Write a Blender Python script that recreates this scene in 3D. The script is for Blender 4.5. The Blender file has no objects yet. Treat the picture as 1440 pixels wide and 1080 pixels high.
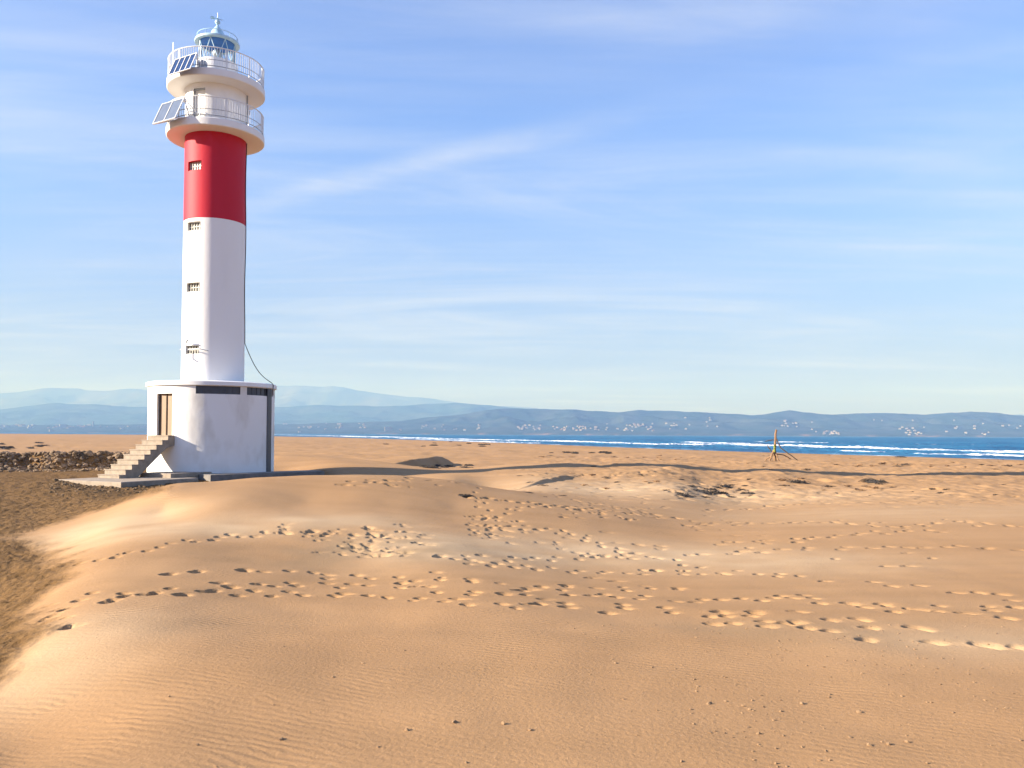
import bpy, math, random
import numpy as np
from mathutils import Matrix, Vector
random.seed(7); rng = np.random.default_rng(7)
SC = bpy.context.scene
COL = SC.collection
R = math.radians

# ------------------------------------------------------------------ camera
EYE = 1.9; FPX = 1180.0; PITCH = 1.3; ROLL = 0.28; SHIFT = 0.0308
cam = bpy.data.cameras.new('camera'); camo = bpy.data.objects.new('camera', cam); COL.objects.link(camo)
cam.sensor_width = 36; cam.lens = FPX * 36 / 1440; cam.shift_y = SHIFT
cam.clip_start = 0.05; cam.clip_end = 90000
CAMR = Matrix.Rotation(R(90 + PITCH), 3, 'X') @ Matrix.Rotation(R(ROLL), 3, 'Z')
camo.matrix_world = Matrix.Translation((0, 0, EYE)) @ CAMR.to_4x4()
SC.camera = camo

# ------------------------------------------------------------------ light
SUN_XY = (-0.972, -0.235); SUN_EL = 20.5
SC.view_settings.view_transform = 'Standard'; SC.view_settings.look = 'None'
SC.view_settings.gamma = 1; SC.view_settings.exposure = 1.60
az = math.atan2(SUN_XY[0], SUN_XY[1])            # clockwise from +Y
sl = bpy.data.lights.new('sun', 'SUN'); sl.energy = 5.0; sl.angle = R(0.5); sl.color = (1.0, 0.95, 1.03)
so = bpy.data.objects.new('sun', sl); COL.objects.link(so)
sdir = Vector((math.sin(az) * math.cos(R(SUN_EL)), math.cos(az) * math.cos(R(SUN_EL)), math.sin(R(SUN_EL))))
so.rotation_euler = sdir.to_track_quat('Z', 'Y').to_euler(); so.location = (-60, -20, 40)

W = bpy.data.worlds.new('World'); SC.world = W; W.use_nodes = True
wn = W.node_tree.nodes; wl = W.node_tree.links; wn.clear()
def N(t, nodes, **kw):
    n = nodes.new(t)
    for k, v in kw.items(): setattr(n, k, v)
    return n
sky = N('ShaderNodeTexSky', wn, sky_type='NISHITA', sun_disc=False)
sky.sun_elevation = R(SUN_EL); sky.sun_rotation = az; sky.air_density = 1.0; sky.dust_density = 0.6; sky.ozone_density = 2.2; sky.altitude = 0
bg = N('ShaderNodeBackground', wn); bg.inputs[1].default_value = 0.066
wo = N('ShaderNodeOutputWorld', wn)
tc = N('ShaderNodeTexCoord', wn); sep = N('ShaderNodeSeparateXYZ', wn)
wl.new(tc.outputs['Generated'], sep.inputs[0])
def M(op, a, b=None, nodes=wn, links=wl, clamp=False):
    n = nodes.new('ShaderNodeMath'); n.operation = op; n.use_clamp = clamp
    for i, v in enumerate((a, b)):
        if v is None: continue
        if isinstance(v, (int, float)): n.inputs[i].default_value = v
        else: links.new(v, n.inputs[i])
    return n.outputs[0]
zc = M('MAXIMUM', M('ADD', sep.outputs[2], 0.06), 0.06)
cx = M('DIVIDE', sep.outputs[0], zc); cy = M('DIVIDE', sep.outputs[1], zc)
def cloud(rot, sx, sy, scale, lo, hi, seed, detail=11, dist=1.4, rough=0.62):
    comb = N('ShaderNodeCombineXYZ', wn); wl.new(cx, comb.inputs[0]); wl.new(cy, comb.inputs[1]); comb.inputs[2].default_value = seed
    mp = N('ShaderNodeMapping', wn); mp.inputs['Rotation'].default_value = (0, 0, R(rot)); mp.inputs['Scale'].default_value = (sx, sy, 1)
    wl.new(comb.outputs[0], mp.inputs[0])
    nz = N('ShaderNodeTexNoise', wn); nz.inputs['Scale'].default_value = scale; nz.inputs['Detail'].default_value = detail
    nz.inputs['Roughness'].default_value = rough; nz.inputs['Distortion'].default_value = dist
    wl.new(mp.outputs[0], nz.inputs['Vector'])
    mr = N('ShaderNodeMapRange', wn); mr.inputs[1].default_value = lo; mr.inputs[2].default_value = hi
    mr.interpolation_type = 'SMOOTHSTEP'
    wl.new(nz.outputs[0], mr.inputs[0]); return mr.outputs[0]
c1 = cloud(-14, 0.32, 1.0, 0.9, 0.39, 0.78, 3.1)
c2 = cloud(-24, 0.12, 1.0, 2.2, 0.40, 0.80, 8.7, dist=0.6)
c3 = cloud(10, 0.5, 0.8, 0.45, 0.32, 0.62, 1.7, detail=3)
cs = M('ADD', M('MULTIPLY', M('MULTIPLY', c1, c3), 0.62), M('MULTIPLY', M('MULTIPLY', c2, c3), 0.40), clamp=True)
# one long thin vapour trail, a straight line on the cloud layer
def sky_pt(px, py):
    v = (CAMR @ Vector(((px - 720) / FPX, (540 - py) / FPX + SHIFT * 1440 / FPX, -1.0))).normalized(); k = v.z + 0.06
    return v.x / k, v.y / k
A_ = sky_pt(330, 296); B_ = sky_pt(930, 150); dl = math.hypot(B_[0] - A_[0], B_[1] - A_[1]); tx_, ty_ = (B_[0] - A_[0]) / dl, (B_[1] - A_[1]) / dl
al = M('ADD', M('MULTIPLY', M('SUBTRACT', cx, A_[0]), tx_), M('MULTIPLY', M('SUBTRACT', cy, A_[1]), ty_))
ac = M('ABSOLUTE', M('SUBTRACT', M('MULTIPLY', M('SUBTRACT', cx, A_[0]), -ty_), M('MULTIPLY', M('SUBTRACT', cy, A_[1]), -tx_)))
def mrange(v, a, b):
    n = N('ShaderNodeMapRange', wn); n.interpolation_type = 'SMOOTHSTEP'; n.inputs[1].default_value = a; n.inputs[2].default_value = b; wl.new(v, n.inputs[0]); return n.outputs[0]
c4 = cloud(-20, 1, 1, 3.0, 0.30, 0.75, 5.5, dist=0.2)
trail = M('MULTIPLY', M('MULTIPLY', mrange(ac, 0.13, 0.0), M('MULTIPLY', mrange(al, -0.5, 0.6), mrange(al, dl + .4, dl * .45))), M('ADD', M('MULTIPLY', c4, 0.34), 0.20))
lowv = N('ShaderNodeMapRange', wn); lowv.inputs[1].default_value = 0.36; lowv.inputs[2].default_value = 0.0
wl.new(sep.outputs[2], lowv.inputs[0])
veil = M('MULTIPLY', M('POWER', lowv.outputs[0], 1.6), 0.92)
cm = M('ADD', M('MULTIPLY', cs, 0.95), trail, clamp=True)
tint = N('ShaderNodeMix', wn, data_type='RGBA', blend_type='MULTIPLY'); tint.inputs[0].default_value = 1.0
wl.new(sky.outputs[0], tint.inputs[6]); tint.inputs[7].default_value = (0.90, 1.0, 1.46, 1)
mix = N('ShaderNodeMix', wn, data_type='RGBA'); wl.new(cm, mix.inputs[0])
low = N('ShaderNodeMix', wn, data_type='RGBA'); wl.new(veil, low.inputs[0]); wl.new(tint.outputs[2], low.inputs[6]); low.inputs[7].default_value = (1.25, 0.98, 1.70, 1)
wl.new(low.outputs[2], mix.inputs[6]); mix.inputs[7].default_value = (3.9, 4.2, 5.0, 1)
wl.new(mix.outputs[2], bg.inputs[0]); wl.new(bg.outputs[0], wo.inputs[0])

# ------------------------------------------------------------------ helpers
def ray(px, py):
    v = Vector(((px - 720) / FPX, (540 - py) / FPX + SHIFT * 1440 / FPX, -1.0))
    return CAMR @ v
def at(px, py, Y):
    d = ray(px, py); t = Y / d.y
    return np.array((d.x * t, Y, EYE + d.z * t))
def at_z(px, py, z):
    d = ray(px, py); t = (z - EYE) / d.z
    return np.array((d.x * t, d.y * t, z))

def hash2(ix, iy, seed):
    h = (ix.astype(np.int64) * 374761393 + iy.astype(np.int64) * 668265263 + seed * 1442695041) & 0xffffffff
    h = ((h ^ (h >> 13)) * 1274126177) & 0xffffffff
    return ((h ^ (h >> 16)) & 0xffff) / 65535.0
def vnoise(x, y, seed=0):
    ix = np.floor(x); iy = np.floor(y); fx = x - ix; fy = y - iy
    a = hash2(ix, iy, seed) * 6.2832; b = hash2(ix + 1, iy, seed) * 6.2832
    c = hash2(ix, iy + 1, seed) * 6.2832; d = hash2(ix + 1, iy + 1, seed) * 6.2832
    u = fx ** 3 * (fx * (fx * 6 - 15) + 10); v = fy ** 3 * (fy * (fy * 6 - 15) + 10)
    g = lambda an, dx, dy: np.cos(an) * dx + np.sin(an) * dy
    n0 = g(a, fx, fy) * (1 - u) + g(b, fx - 1, fy) * u
    n1 = g(c, fx, fy - 1) * (1 - u) + g(d, fx - 1, fy - 1) * u
    return (n0 * (1 - v) + n1 * v) * 1.5
def fbm(x, y, o=4, seed=0, gain=0.5):
    s = 0; a = 1
    for i in range(o):
        s = s + a * vnoise(x * 2 ** i + 13.7 * i, y * 2 ** i - 7.3 * i, seed + i); a *= gain
    return s
def sstep(a, b, x):
    t = np.clip((x - a) / (b - a), 0, 1); return t * t * (3 - 2 * t)

def tag(o, label, cat, group=None, kind=None):
    if label: o['label'] = label
    if cat: o['category'] = cat
    if group: o['group'] = group
    if kind: o['kind'] = kind
    return o
def mesh_np(name, V, F, m, smooth=True):
    me = bpy.data.meshes.new(name)
    V = np.asarray(V, dtype=np.float32); F = np.asarray(F, dtype=np.int32)
    n = F.shape[1]
    me.vertices.add(len(V)); me.vertices.foreach_set('co', V.ravel())
    me.loops.add(F.size); me.loops.foreach_set('vertex_index', F.ravel())
    me.polygons.add(len(F)); me.polygons.foreach_set('loop_start', np.arange(0, F.size, n, dtype=np.int32))
    me.polygons.foreach_set('use_smooth', np.full(len(F), smooth))
    me.update(calc_edges=True); me.materials.append(m)
    o = bpy.data.objects.new(name, me); COL.objects.link(o); return o
def attr(o, name, a):
    at_ = o.data.attributes.new(name, 'FLOAT', 'POINT'); at_.data.foreach_set('value', np.asarray(a, dtype=np.float32).ravel())

class MB:
    def __init__(s): s.v = []; s.f = []; s.sm = []
    def add(s, vs, fs, smooth=False):
        b = len(s.v); s.v += [tuple(map(float, p)) for p in vs]
        s.f += [tuple(b + i for i in f) for f in fs]; s.sm += [smooth] * len(fs)
    def box(s, c, size, rot=0, bev=0.0):
        hx, hy, hz = [q / 2 for q in size]; ca, sa = math.cos(rot), math.sin(rot)
        if bev <= 0: lay = [(-hz, 0), (hz, 0)]
        else: lay = [(-hz, bev), (-hz + bev, 0), (hz - bev, 0), (hz, bev)]
        vs = []
        for z, ins in lay:
            for sx, sy in ((-1, -1), (1, -1), (1, 1), (-1, 1)):
                x = sx * (hx - ins); y = sy * (hy - ins)
                vs.append((c[0] + x * ca - y * sa, c[1] + x * sa + y * ca, c[2] + z))
        fs = [(3, 2, 1, 0)]; n = len(lay)
        for k in range(n - 1):
            for i in range(4): fs.append((k * 4 + i, k * 4 + (i + 1) % 4, k * 4 + 4 + (i + 1) % 4, k * 4 + 4 + i))
        b = (n - 1) * 4; fs.append((b, b + 1, b + 2, b + 3)); s.add(vs, fs)
    def tube(s, pts, r, n=8, closed=False, caps=True):
        P = [Vector(p) for p in pts]; m = len(P); vs = []
        rr = r if isinstance(r, (list, tuple)) else [r] * m
        for i, p in enumerate(P):
            if closed: t = P[(i + 1) % m] - P[i - 1]
            else: t = P[min(i + 1, m - 1)] - P[max(i - 1, 0)]
            t.normalize(); up = Vector((0, 0, 1)) if abs(t.z) < 0.95 else Vector((1, 0, 0))
            a = t.cross(up).normalized(); b = t.cross(a)
            for k in range(n):
                an = 2 * math.pi * k / n; vs.append(p + (a * math.cos(an) + b * math.sin(an)) * rr[i])
        fs = []
        for i in range(m if closed else m - 1):
            j = (i + 1) % m
            for k in range(n): fs.append((i * n + k, j * n + k, j * n + (k + 1) % n, i * n + (k + 1) % n))
        s.add(vs, fs, True)
        if caps and not closed:
            b = len(s.v) - len(vs)
            s.f.append(tuple(b + k for k in range(n))); s.sm.append(False)
            s.f.append(tuple(b + (m - 1) * n + k for k in reversed(range(n)))); s.sm.append(False)
    def lathe(s, prof, n=96, c=(0, 0), smooth=True, close=False):
        vs = []; m = len(prof)
        for r, z in prof:
            for k in range(n):
                a = 2 * math.pi * k / n; vs.append((c[0] + r * math.cos(a), c[1] + r * math.sin(a), z))
        fs = []
        for i in range(m if close else m - 1):
            j = (i + 1) % m
            for k in range(n): fs.append((i * n + k, i * n + (k + 1) % n, j * n + (k + 1) % n, j * n + k))
        s.add(vs, fs, smooth)
    def build(s, name, m, parent=None, sharp=35):
        me = bpy.data.meshes.new(name); me.from_pydata(s.v, [], s.f); me.validate()
        if len(me.polygons) == len(s.sm): me.polygons.foreach_set('use_smooth', s.sm)
        import bmesh
        b = bmesh.new(); b.from_mesh(me); bmesh.ops.recalc_face_normals(b, faces=b.faces); b.to_mesh(me); b.free()
        if any(s.sm): me.set_sharp_from_angle(angle=R(sharp))
        me.materials.append(m)
        o = bpy.data.objects.new(name, me); COL.objects.link(o)
        if parent: o.parent = parent
        return o
def empty(name, loc, label, cat, group=None):
    o = bpy.data.objects.new(name, None); COL.objects.link(o); o.location = loc; o.empty_display_size = .3
    return tag(o, label, cat, group)

# ------------------------------------------------------------------ materials
def mat(name, col, rough=0.6, var=0.0, scale=3.0, col2=None, bump=0.0, bscale=40.0, metal=0.0, stretch=(1, 1, 1), lo=0.4, hi=0.65, spec=0.5):
    m = bpy.data.materials.new(name); m.use_nodes = True; nt = m.node_tree; nd = nt.nodes; lk = nt.links
    p = nd['Principled BSDF']; p.inputs['Roughness'].default_value = rough; p.inputs['Metallic'].default_value = metal
    p.inputs['Specular IOR Level'].default_value = spec
    t = nd.new('ShaderNodeTexCoord'); mp = nd.new('ShaderNodeMapping'); mp.inputs['Scale'].default_value = stretch
    lk.new(t.outputs['Object'], mp.inputs[0])
    nz = nd.new('ShaderNodeTexNoise'); nz.inputs['Scale'].default_value = scale; nz.inputs['Detail'].default_value = 6
    lk.new(mp.outputs[0], nz.inputs['Vector'])
    mr = nd.new('ShaderNodeMapRange'); mr.inputs[1].default_value = lo; mr.inputs[2].default_value = hi
    mr.inputs[4].default_value = var if col2 is None else 1.0
    lk.new(nz.outputs[0], mr.inputs[0])
    mx = nd.new('ShaderNodeMix'); mx.data_type = 'RGBA'; lk.new(mr.outputs[0], mx.inputs[0])
    mx.inputs[6].default_value = (*col, 1); mx.inputs[7].default_value = (*(col2 or [c * 0.5 for c in col]), 1)
    lk.new(mx.outputs[2], p.inputs['Base Color'])
    if bump:
        n2 = nd.new('ShaderNodeTexNoise'); n2.inputs['Scale'].default_value = bscale; n2.inputs['Detail'].default_value = 5
        lk.new(t.outputs['Object'], n2.inputs['Vector'])
        bp = nd.new('ShaderNodeBump'); bp.inputs['Strength'].default_value = 1; bp.inputs['Distance'].default_value = bump
        lk.new(n2.outputs[0], bp.inputs['Height']); lk.new(bp.outputs[0], p.inputs['Normal'])
    return m
M_WHITE = mat('whitewash', (0.80, 0.79, 0.77), 0.75, 0.14, 1.1, bump=0.004, bscale=6, stretch=(1, 1, 0.22), lo=.5, hi=.8)
M_RED = mat('red_paint', (0.50, 0.014, 0.034), 0.6, 0.2, 1.3, spec=.25, bump=0.004, bscale=6, stretch=(1, 1, 0.25), lo=.5, hi=.8)
M_CONC = mat('concrete', (0.3289, 0.2632, 0.1974), 0.85, 0.5, 5.0, bump=0.01, bscale=30)
M_CONCG = mat('grey_concrete', (0.1974, 0.1776, 0.1579), 0.85, 0.5, 4.0, bump=0.01, bscale=24)
M_DARK = mat('dark_slate', (0.055, 0.062, 0.075), 0.5, 0.4, 4)
M_METAL = mat('white_metal', (0.74, 0.75, 0.76), 0.4, 0.2, 8)
M_BARS = mat('grey_paint', (0.50, 0.48, 0.43), 0.6, 0.3, 8)
M_GREY = mat('grey_metal', (0.36, 0.38, 0.40), 0.45, 0.3, 8, metal=0.3)
M_BLUE = mat('blue_ceiling', (0.004, 0.15, 0.52), 0.5, 0.2, 4)
M_DOOR = mat('tan_door', (0.2763, 0.1776, 0.1053), 0.6, 0.4, 3, stretch=(6, 6, 0.4))
M_BLACK = mat('black_rubber', (0.02, 0.02, 0.022), 0.6, 0.3, 10)
M_ROOF = mat('pale_green_paint', (0.44, 0.64, 0.75), 0.4, 0.25, 6)
M_WOOD = mat('driftwood', (0.2632, 0.1513, 0.0724), 0.8, 0.6, 3, bump=0.01, bscale=20, stretch=(4, 4, .6))
M_WOOD2 = mat('dark_driftwood', (0.0789, 0.0526, 0.0329), 0.9, 0.6, 3, bump=0.01, bscale=20)
M_WEED = mat('dry_seaweed', (0.045, 0.036, 0.030), 0.95, 0.5, 12, bump=0.02, bscale=30)
M_ROPE = mat('green_netting', (0.2237, 0.2763, 0.0395), 0.8, 0.4, 12)
M_BRICKS = mat('rubble_stone', (0.2632, 0.1776, 0.1053), 0.9, 0.6, 2.0, col2=(0.0789, 0.0526, 0.0296), bump=0.02, bscale=12)
def panel_mat():
    m = bpy.data.materials.new('solar_cells'); m.use_nodes = True; nt = m.node_tree; nd = nt.nodes; lk = nt.links
    p = nd['Principled BSDF']; p.inputs['Roughness'].default_value = 0.12
    t = nd.new('ShaderNodeTexCoord'); b = nd.new('ShaderNodeTexBrick'); b.offset = 0
    b.inputs['Scale'].default_value = 1; b.inputs['Brick Width'].default_value = 0.16; b.inputs['Row Height'].default_value = 0.16
    b.inputs['Mortar Size'].default_value = 0.006
    b.inputs['Color1'].default_value = (0.012, 0.03, 0.10, 1); b.inputs['Color2'].default_value = (0.016, 0.04, 0.13, 1); b.inputs['Mortar'].default_value = (0.06, 0.10, 0.18, 1)
    lk.new(t.outputs['Object'], b.inputs['Vector']); lk.new(b.outputs[0], p.inputs['Base Color']); return m
M_PV = panel_mat()
def glass_mat():
    m = bpy.data.materials.new('lantern_glass'); m.use_nodes = True; nt = m.node_tree; nd = nt.nodes; lk = nt.links; nd.clear()
    o = nd.new('ShaderNodeOutputMaterial'); mx = nd.new('ShaderNodeMixShader'); tr = nd.new('ShaderNodeBsdfTransparent'); gl = nd.new('ShaderNodeBsdfGlossy')
    tr.inputs[0].default_value = (0.93, 0.97, 0.98, 1); gl.inputs['Roughness'].default_value = 0.03
    fr = nd.new('ShaderNodeFresnel'); fr.inputs[0].default_value = 1.18
    lk.new(fr.outputs[0], mx.inputs[0]); lk.new(tr.outputs[0], mx.inputs[1]); lk.new(gl.outputs[0], mx.inputs[2]); lk.new(mx.outputs[0], o.inputs[0]); return m
M_GLASS = glass_mat()

# ================================================================== TERRAIN
SEA = -1.1
SHORE = np.array([(230, -260), (150, -20), (105, 45), (72, 98), (40, 165), (-2, 300), (-120, 620), (-420, 1100), (-1400, 1800), (-4000, 2300)], float)
def sdist(P, X, Y):
    """signed distance to a polyline: positive on the right of its direction; also the station along it"""
    best = np.full(X.shape, 1e18); sg = np.ones(X.shape); st = np.zeros(X.shape)
    for i in range(len(P) - 1):
        a = P[i]; d = P[i + 1] - a; L2 = d @ d
        t = ((X - a[0]) * d[0] + (Y - a[1]) * d[1]) / L2
        tc_ = np.clip(t, 0, 1); dx = X - a[0] - tc_ * d[0]; dy = Y - a[1] - tc_ * d[1]
        q = dx * dx + dy * dy; cr = d[0] * (Y - a[1]) - d[1] * (X - a[0]); mk = q < best
        best = np.where(mk, q, best); sg = np.where(mk, np.where(cr > 0, -1, 1), sg); st = np.where(mk, i + tc_, st)
    return np.sqrt(best) * sg, st

CTRL = [  # pixel of the ground in the photo, and the depth it is reckoned to lie at
 (-150,1080,3.6),(0,1080,4.2),(360,1080,4.1),(720,1080,4.15),(1080,1080,4.2),(1440,1080,4.2),(1600,1080,4.2),
 (0,970,5.8),(60,930,6.25),(200,940,5.75),(180,1020,4.7),(180,885,6.85),(360,960,5.4),(720,960,5.55),(1100,960,5.7),(1440,960,5.7),
 (85,870,7.6),(300,860,7.9),(700,855,8.2),(1100,880,7.5),(1440,880,7.6),
 (110,800,11.0),(200,805,10.2),(500,800,11.5),(330,772,12.5),
 (-250,950,8.0),(-100,900,9.2),(-30,850,11.0),(-60,760,16),(-100,700,25),(-20,800,13.4),(40,780,14.6),
 (60,715,23),(130,695,26),(100,680,30.5),(20,672,34.5),(160,684,31),(-150,672,34),
 (235,690,18.6),(300,679,20.2),(360,672,21.4),(430,668.5,22.4),(500,667.5,23),(560,668.5,23.6),(640,676,24.2),(720,690,24),(800,706,22.8),(880,724,21),(940,738,20),
 (160,745,15.1),(110,755,15.7),(240,748,13.9),(330,739,14.9),(430,735,15.3),(540,745,14.9),(620,768,13.3),(720,782,13.2),
 (230,715,17.7),(300,712,16.9),(430,703,18.5),(540,702,19.1),(640,712,19.5),
 (800,790,13.4),(1000,800,12.9),(1200,800,12.6),(1440,800,12.4),(900,760,16.4),(1100,750,18.1),(1300,750,18.0),(1440,745,18.6),
 (1200,720,24),(1440,715,24),(1000,712,27),(860,690,31),(1000,694,33),(1200,692,33),(1440,690,34),
 (640,676,33),(700,674,35),(813,668,37.5),(900,671,36.5),(1000,678,37.5),(1190,677,40),(1440,677,41),(760,687,30),(960,687,31.5),
 (575,662.5,40),(640,660.5,40.7),(713,656.5,41.2),(763,653.5,41.7),(813,651.3,42.1),(880,652,42.7),(960,655.5,43.4),(1070,660.5,44.5),(1190,664.5,45.8),(1320,666,47.1),(1440,665.5,48.5),
 (400,664,42),(395,643,49),(470,644,48),(530,650,47),
]
CT = np.array([at(*c) for c in CTRL])
extra = [(5,47,.0),(13,48,-.1),(20,51,-.45),(-3,47,-.1),(-13.6,38,0.0),(-10,40,0),(-17,35,0),(-13.6,34,-.05),(-10.5,36,0),(-9,38.5,0),(-16,31.5,-.1),
         (-13,29,-.12),(-9,30,-.15),(-5,31,-.2),(-1,31.5,-.25),(-11.5,26,-.1),(-16,24,-.15),
         (0,-3,.1),(-4,-3,.0),(4,-3,.15),(0,0.5,.2),(-3,1,.1),(3,1,.2),(-10,0,-.3),(10,0,.0),(0,-14,0),(-14,-12,-.3),(14,-12,0),
         (-9,4,-.4),(12,6,.0),(-22,12,-.35),(20,15,-.2),(-32,-10,-.3),(32,-10,-.2),(-30,26,-.2),(34,34,-.4),(-34,36,-.1),
         (-25,60,.1),(-40,62,.0),(-12,62,-.2),(0,60,-.45),(12,62,-.55),(30,60,-.6),(-60,50,.1),(60,40,-.6),(-55,0,-.2),(60,0,-.5),(0,-60,-.2),(-50,-50,-.2),(50,-50,-.3)]
CT = np.vstack([CT, np.array(extra, float)])
def qmap(X, Y):
    r = np.sqrt(X * X + Y * Y) + 1e-6; k = np.log1p(r / 2.0) / r; return X * k, Y * k
_qx, _qy = qmap(CT[:, 0], CT[:, 1])
def tps(d2): return np.where(d2 > 1e-12, 0.5 * d2 * np.log(d2 + 1e-18), 0)
_n = len(CT); _K = tps((_qx[:, None] - _qx) ** 2 + (_qy[:, None] - _qy) ** 2) + np.eye(_n) * 2e-4
_P = np.c_[np.ones(_n), _qx, _qy]
_sol = np.linalg.solve(np.block([[_K, _P], [_P.T, np.zeros((3, 3))]]), np.r_[CT[:, 2], 0, 0, 0])
def base_h(X, Y):
    qx, qy = qmap(X, Y); h = _sol[_n] + _sol[_n + 1] * qx + _sol[_n + 2] * qy
    for i in range(_n): h = h + _sol[i] * tps((qx - _qx[i]) ** 2 + (qy - _qy[i]) ** 2)
    return h
def crest(pts): return np.array([at(*p)[:2] for p in pts])
def crest_h(pts): return np.array([at(*p)[2] for p in pts])
SLIP = [  # crest lines of the dunes whose lee sides lie in shade: pixel, depth, height of the lee face, width of the windward side
 dict(p=[(545,651,60),(575,644,63.5),(605,639.5,68),(622,639,72),(634,643,75)], h=[0.05,.5,.75,.7,.05], w=6),
 dict(p=[(735,683,31.0),(765,679.5,33.2),(792,678.5,35.2),(806,681,36.4)], h=[.02,.12,.14,.02], w=3),
]
for s in SLIP: s['P'] = crest(s['p']); s['h'] = np.array(s['h'])
BANK = np.array([(-70, 41), (-40, 40.3), (-27, 39.6), (-22, 40.4), (-19, 41.2), (-17.4, 44.5), (-15, 50)], float)
def height(X, Y):
    r = np.sqrt(X * X + Y * Y)
    d, st = sdist(SHORE, X, Y)            # positive seaward
    land = -d
    far = -0.62 + 0.22 * fbm(X / 60, Y / 34, 3, 5) + 0.35 * sstep(80, 300, land) * (0.6 + fbm(X / 150, Y / 90, 2, 15)) 
    k = sstep(52, 84, r)
    h = np.where(k < 1, base_h(X, Y), 0) * (1 - k) + far * k
    # undulation that grows with distance
    amp = sstep(24, 60, r)
    u = fbm(X / 15 + .3 * fbm(X / 9, Y / 9, 2, 77), Y / 7.5, 3, 31)
    h = h + amp * 0.20 * u + 0.012 * fbm(X / 1.1, Y / 1.1, 2, 44) * (1 - sstep(10, 30, r)) + 0.10 * sstep(45, 90, r) * fbm(X / 4.2, Y / 2.6, 3, 9)
    # rough, trampled belt of the mid beach
    belt = sstep(26, 34, r) * (1 - sstep(90, 140, r)) * sstep(-2, 8, X)
    h = h + belt * 0.05 * fbm(X / .9, Y / .9, 3, 60) + belt * 0.15 * np.maximum(fbm(X / 2.3, Y / 1.7, 3, 63) - .42, 0)
    for s in SLIP:
        P = s['P']; mk = (X > P[:, 0].min() - 25) & (X < P[:, 0].max() + 25) & (Y > P[:, 1].min() - 25) & (Y < P[:, 1].max() + 25)
        if not mk.any(): continue
        xs = X[mk]; ys = Y[mk]
        dd, ss = sdist(P, xs, ys); hh = np.interp(ss, np.arange(len(P)), s['h'])
        dd = dd + 0.12 * vnoise(xs / 2.5, ys / 2.5, 81)
        endf = np.where((ss <= 0) | (ss >= len(P) - 1), np.exp(-(dd / 1.5) ** 2), 1)
        lee = np.maximum(0, 1 - np.maximum(dd, 0) * 0.66 / np.maximum(hh, .02)); wind = np.exp(-(np.minimum(dd, 0) / s['w']) ** 2)
        add = hh * np.where(dd > 0, lee, wind) * endf
        h = h.copy(); h[mk] += add
    # eroded bank left of the lighthouse
    bd, bs = sdist(BANK, X, Y)            # positive = near side
    bd = bd + 0.5 * vnoise(X / 1.6, Y / 1.6, 91)
    bk = sstep(0.45, -0.45, bd) * np.exp(-np.maximum(-bd, 0) / 22) * (bs < 5.9) * sstep(-12.5, -19, X)
    h = h + bk * 0.78
    rough = np.exp(-(bd / .8) ** 2) * sstep(-15, -19, X) * (r < 90)
    h = h + rough * 0.09 * fbm(X / .5, Y / .5, 3, 95)
    # stony, ruffled plain
    # beach profile
    s2 = sstep(0, 38, land); h = (SEA + 0.02 * land) * (1 - s2) + h * s2
    h = np.where(land < 0, SEA + np.maximum(0.03 * land, -3.0), h)
    return h
def ground(px, py, tmin=2.0, tmax=400):
    d = ray(px, py); t = np.geomspace(tmin, tmax, 1600)
    X = d.x * t; Y = d.y * t; Z = EYE + d.z * t; H = height(X, Y)
    i = np.argmax(Z < H)
    if Z[i] >= H[i]: i = len(t) - 1
    if i > 0:
        a = Z[i - 1] - H[i - 1]; b = H[i] - Z[i]; f = a / (a + b + 1e-9); tt = t[i - 1] + f * (t[i] - t[i - 1])
    else: tt = t[i]
    x, y = d.x * tt, d.y * tt
    return np.array((x, y, float(height(np.array([x]), np.array([y]))[0])))

# polar grid, dense where the picture looks
rows = [0.02, .25, .6, 1.0, 1.5, 2.0, 2.5, 2.9]
r = 3.1
while r < 3600:
    rows.append(r)
    dr = min(max(0.016, r * r / (2.2 * 800 * 1.75)), 0.085) if r < 40 else max(0.085, (r - 40) * 0.014 + .085)
    if 55 < r < 90: dr = min(dr, .2)
    r += dr
rows = np.array(rows)
th = np.concatenate([np.linspace(-180, -44, 60, endpoint=False), np.linspace(-44, 44, 1180, endpoint=False), np.linspace(44, 180, 60, endpoint=False)])
th = np.radians(th)
nR, nT = len(rows), len(th)
RR, TT = np.meshgrid(rows, th, indexing='ij')
GX = RR * np.sin(TT); GY = RR * np.cos(TT)
GH = np.zeros_like(GX)
for i in range(0, nR, 60): GH[i:i + 60] = height(GX[i:i + 60], GY[i:i + 60])

# ---- footprints pressed into the sand
prints = []
def trail_px(pts, n, jit=5, size=(0.10, 0.080), depth=(0.03, 0.06)):
    P = np.array(pts, float); L = np.r_[0, np.cumsum(np.hypot(*np.diff(P, axis=0).T))]
    n = int(n * 1.4); size = (size[0] * .84, size[1] * .84)
    G = [ground(*p) for p in P]; G = np.array(G)
    for k in range(n):
        s = L[-1] * (k + rng.uniform(-.3, .3) + .5) / n
        j = min(np.searchsorted(L, s, side='right') - 1, len(P) - 2); f = (s - L[j]) / (L[j + 1] - L[j])
        g = G[j] * (1 - f) + G[j + 1] * f; dv = G[j + 1] - G[j]; an = math.atan2(dv[1], dv[0]) + rng.normal(0, .3)
        side = (0.11 if k % 2 else -0.11)
        prints.append((g[0] - math.sin(an) * side + rng.normal(0, .05), g[1] + math.cos(an) * side + rng.normal(0, .12), an,
                       rng.uniform(.75, 1.15) * size[0] * .78, rng.uniform(.75, 1.15) * size[1] * .78, rng.uniform(*depth) * 1.15))
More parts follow.
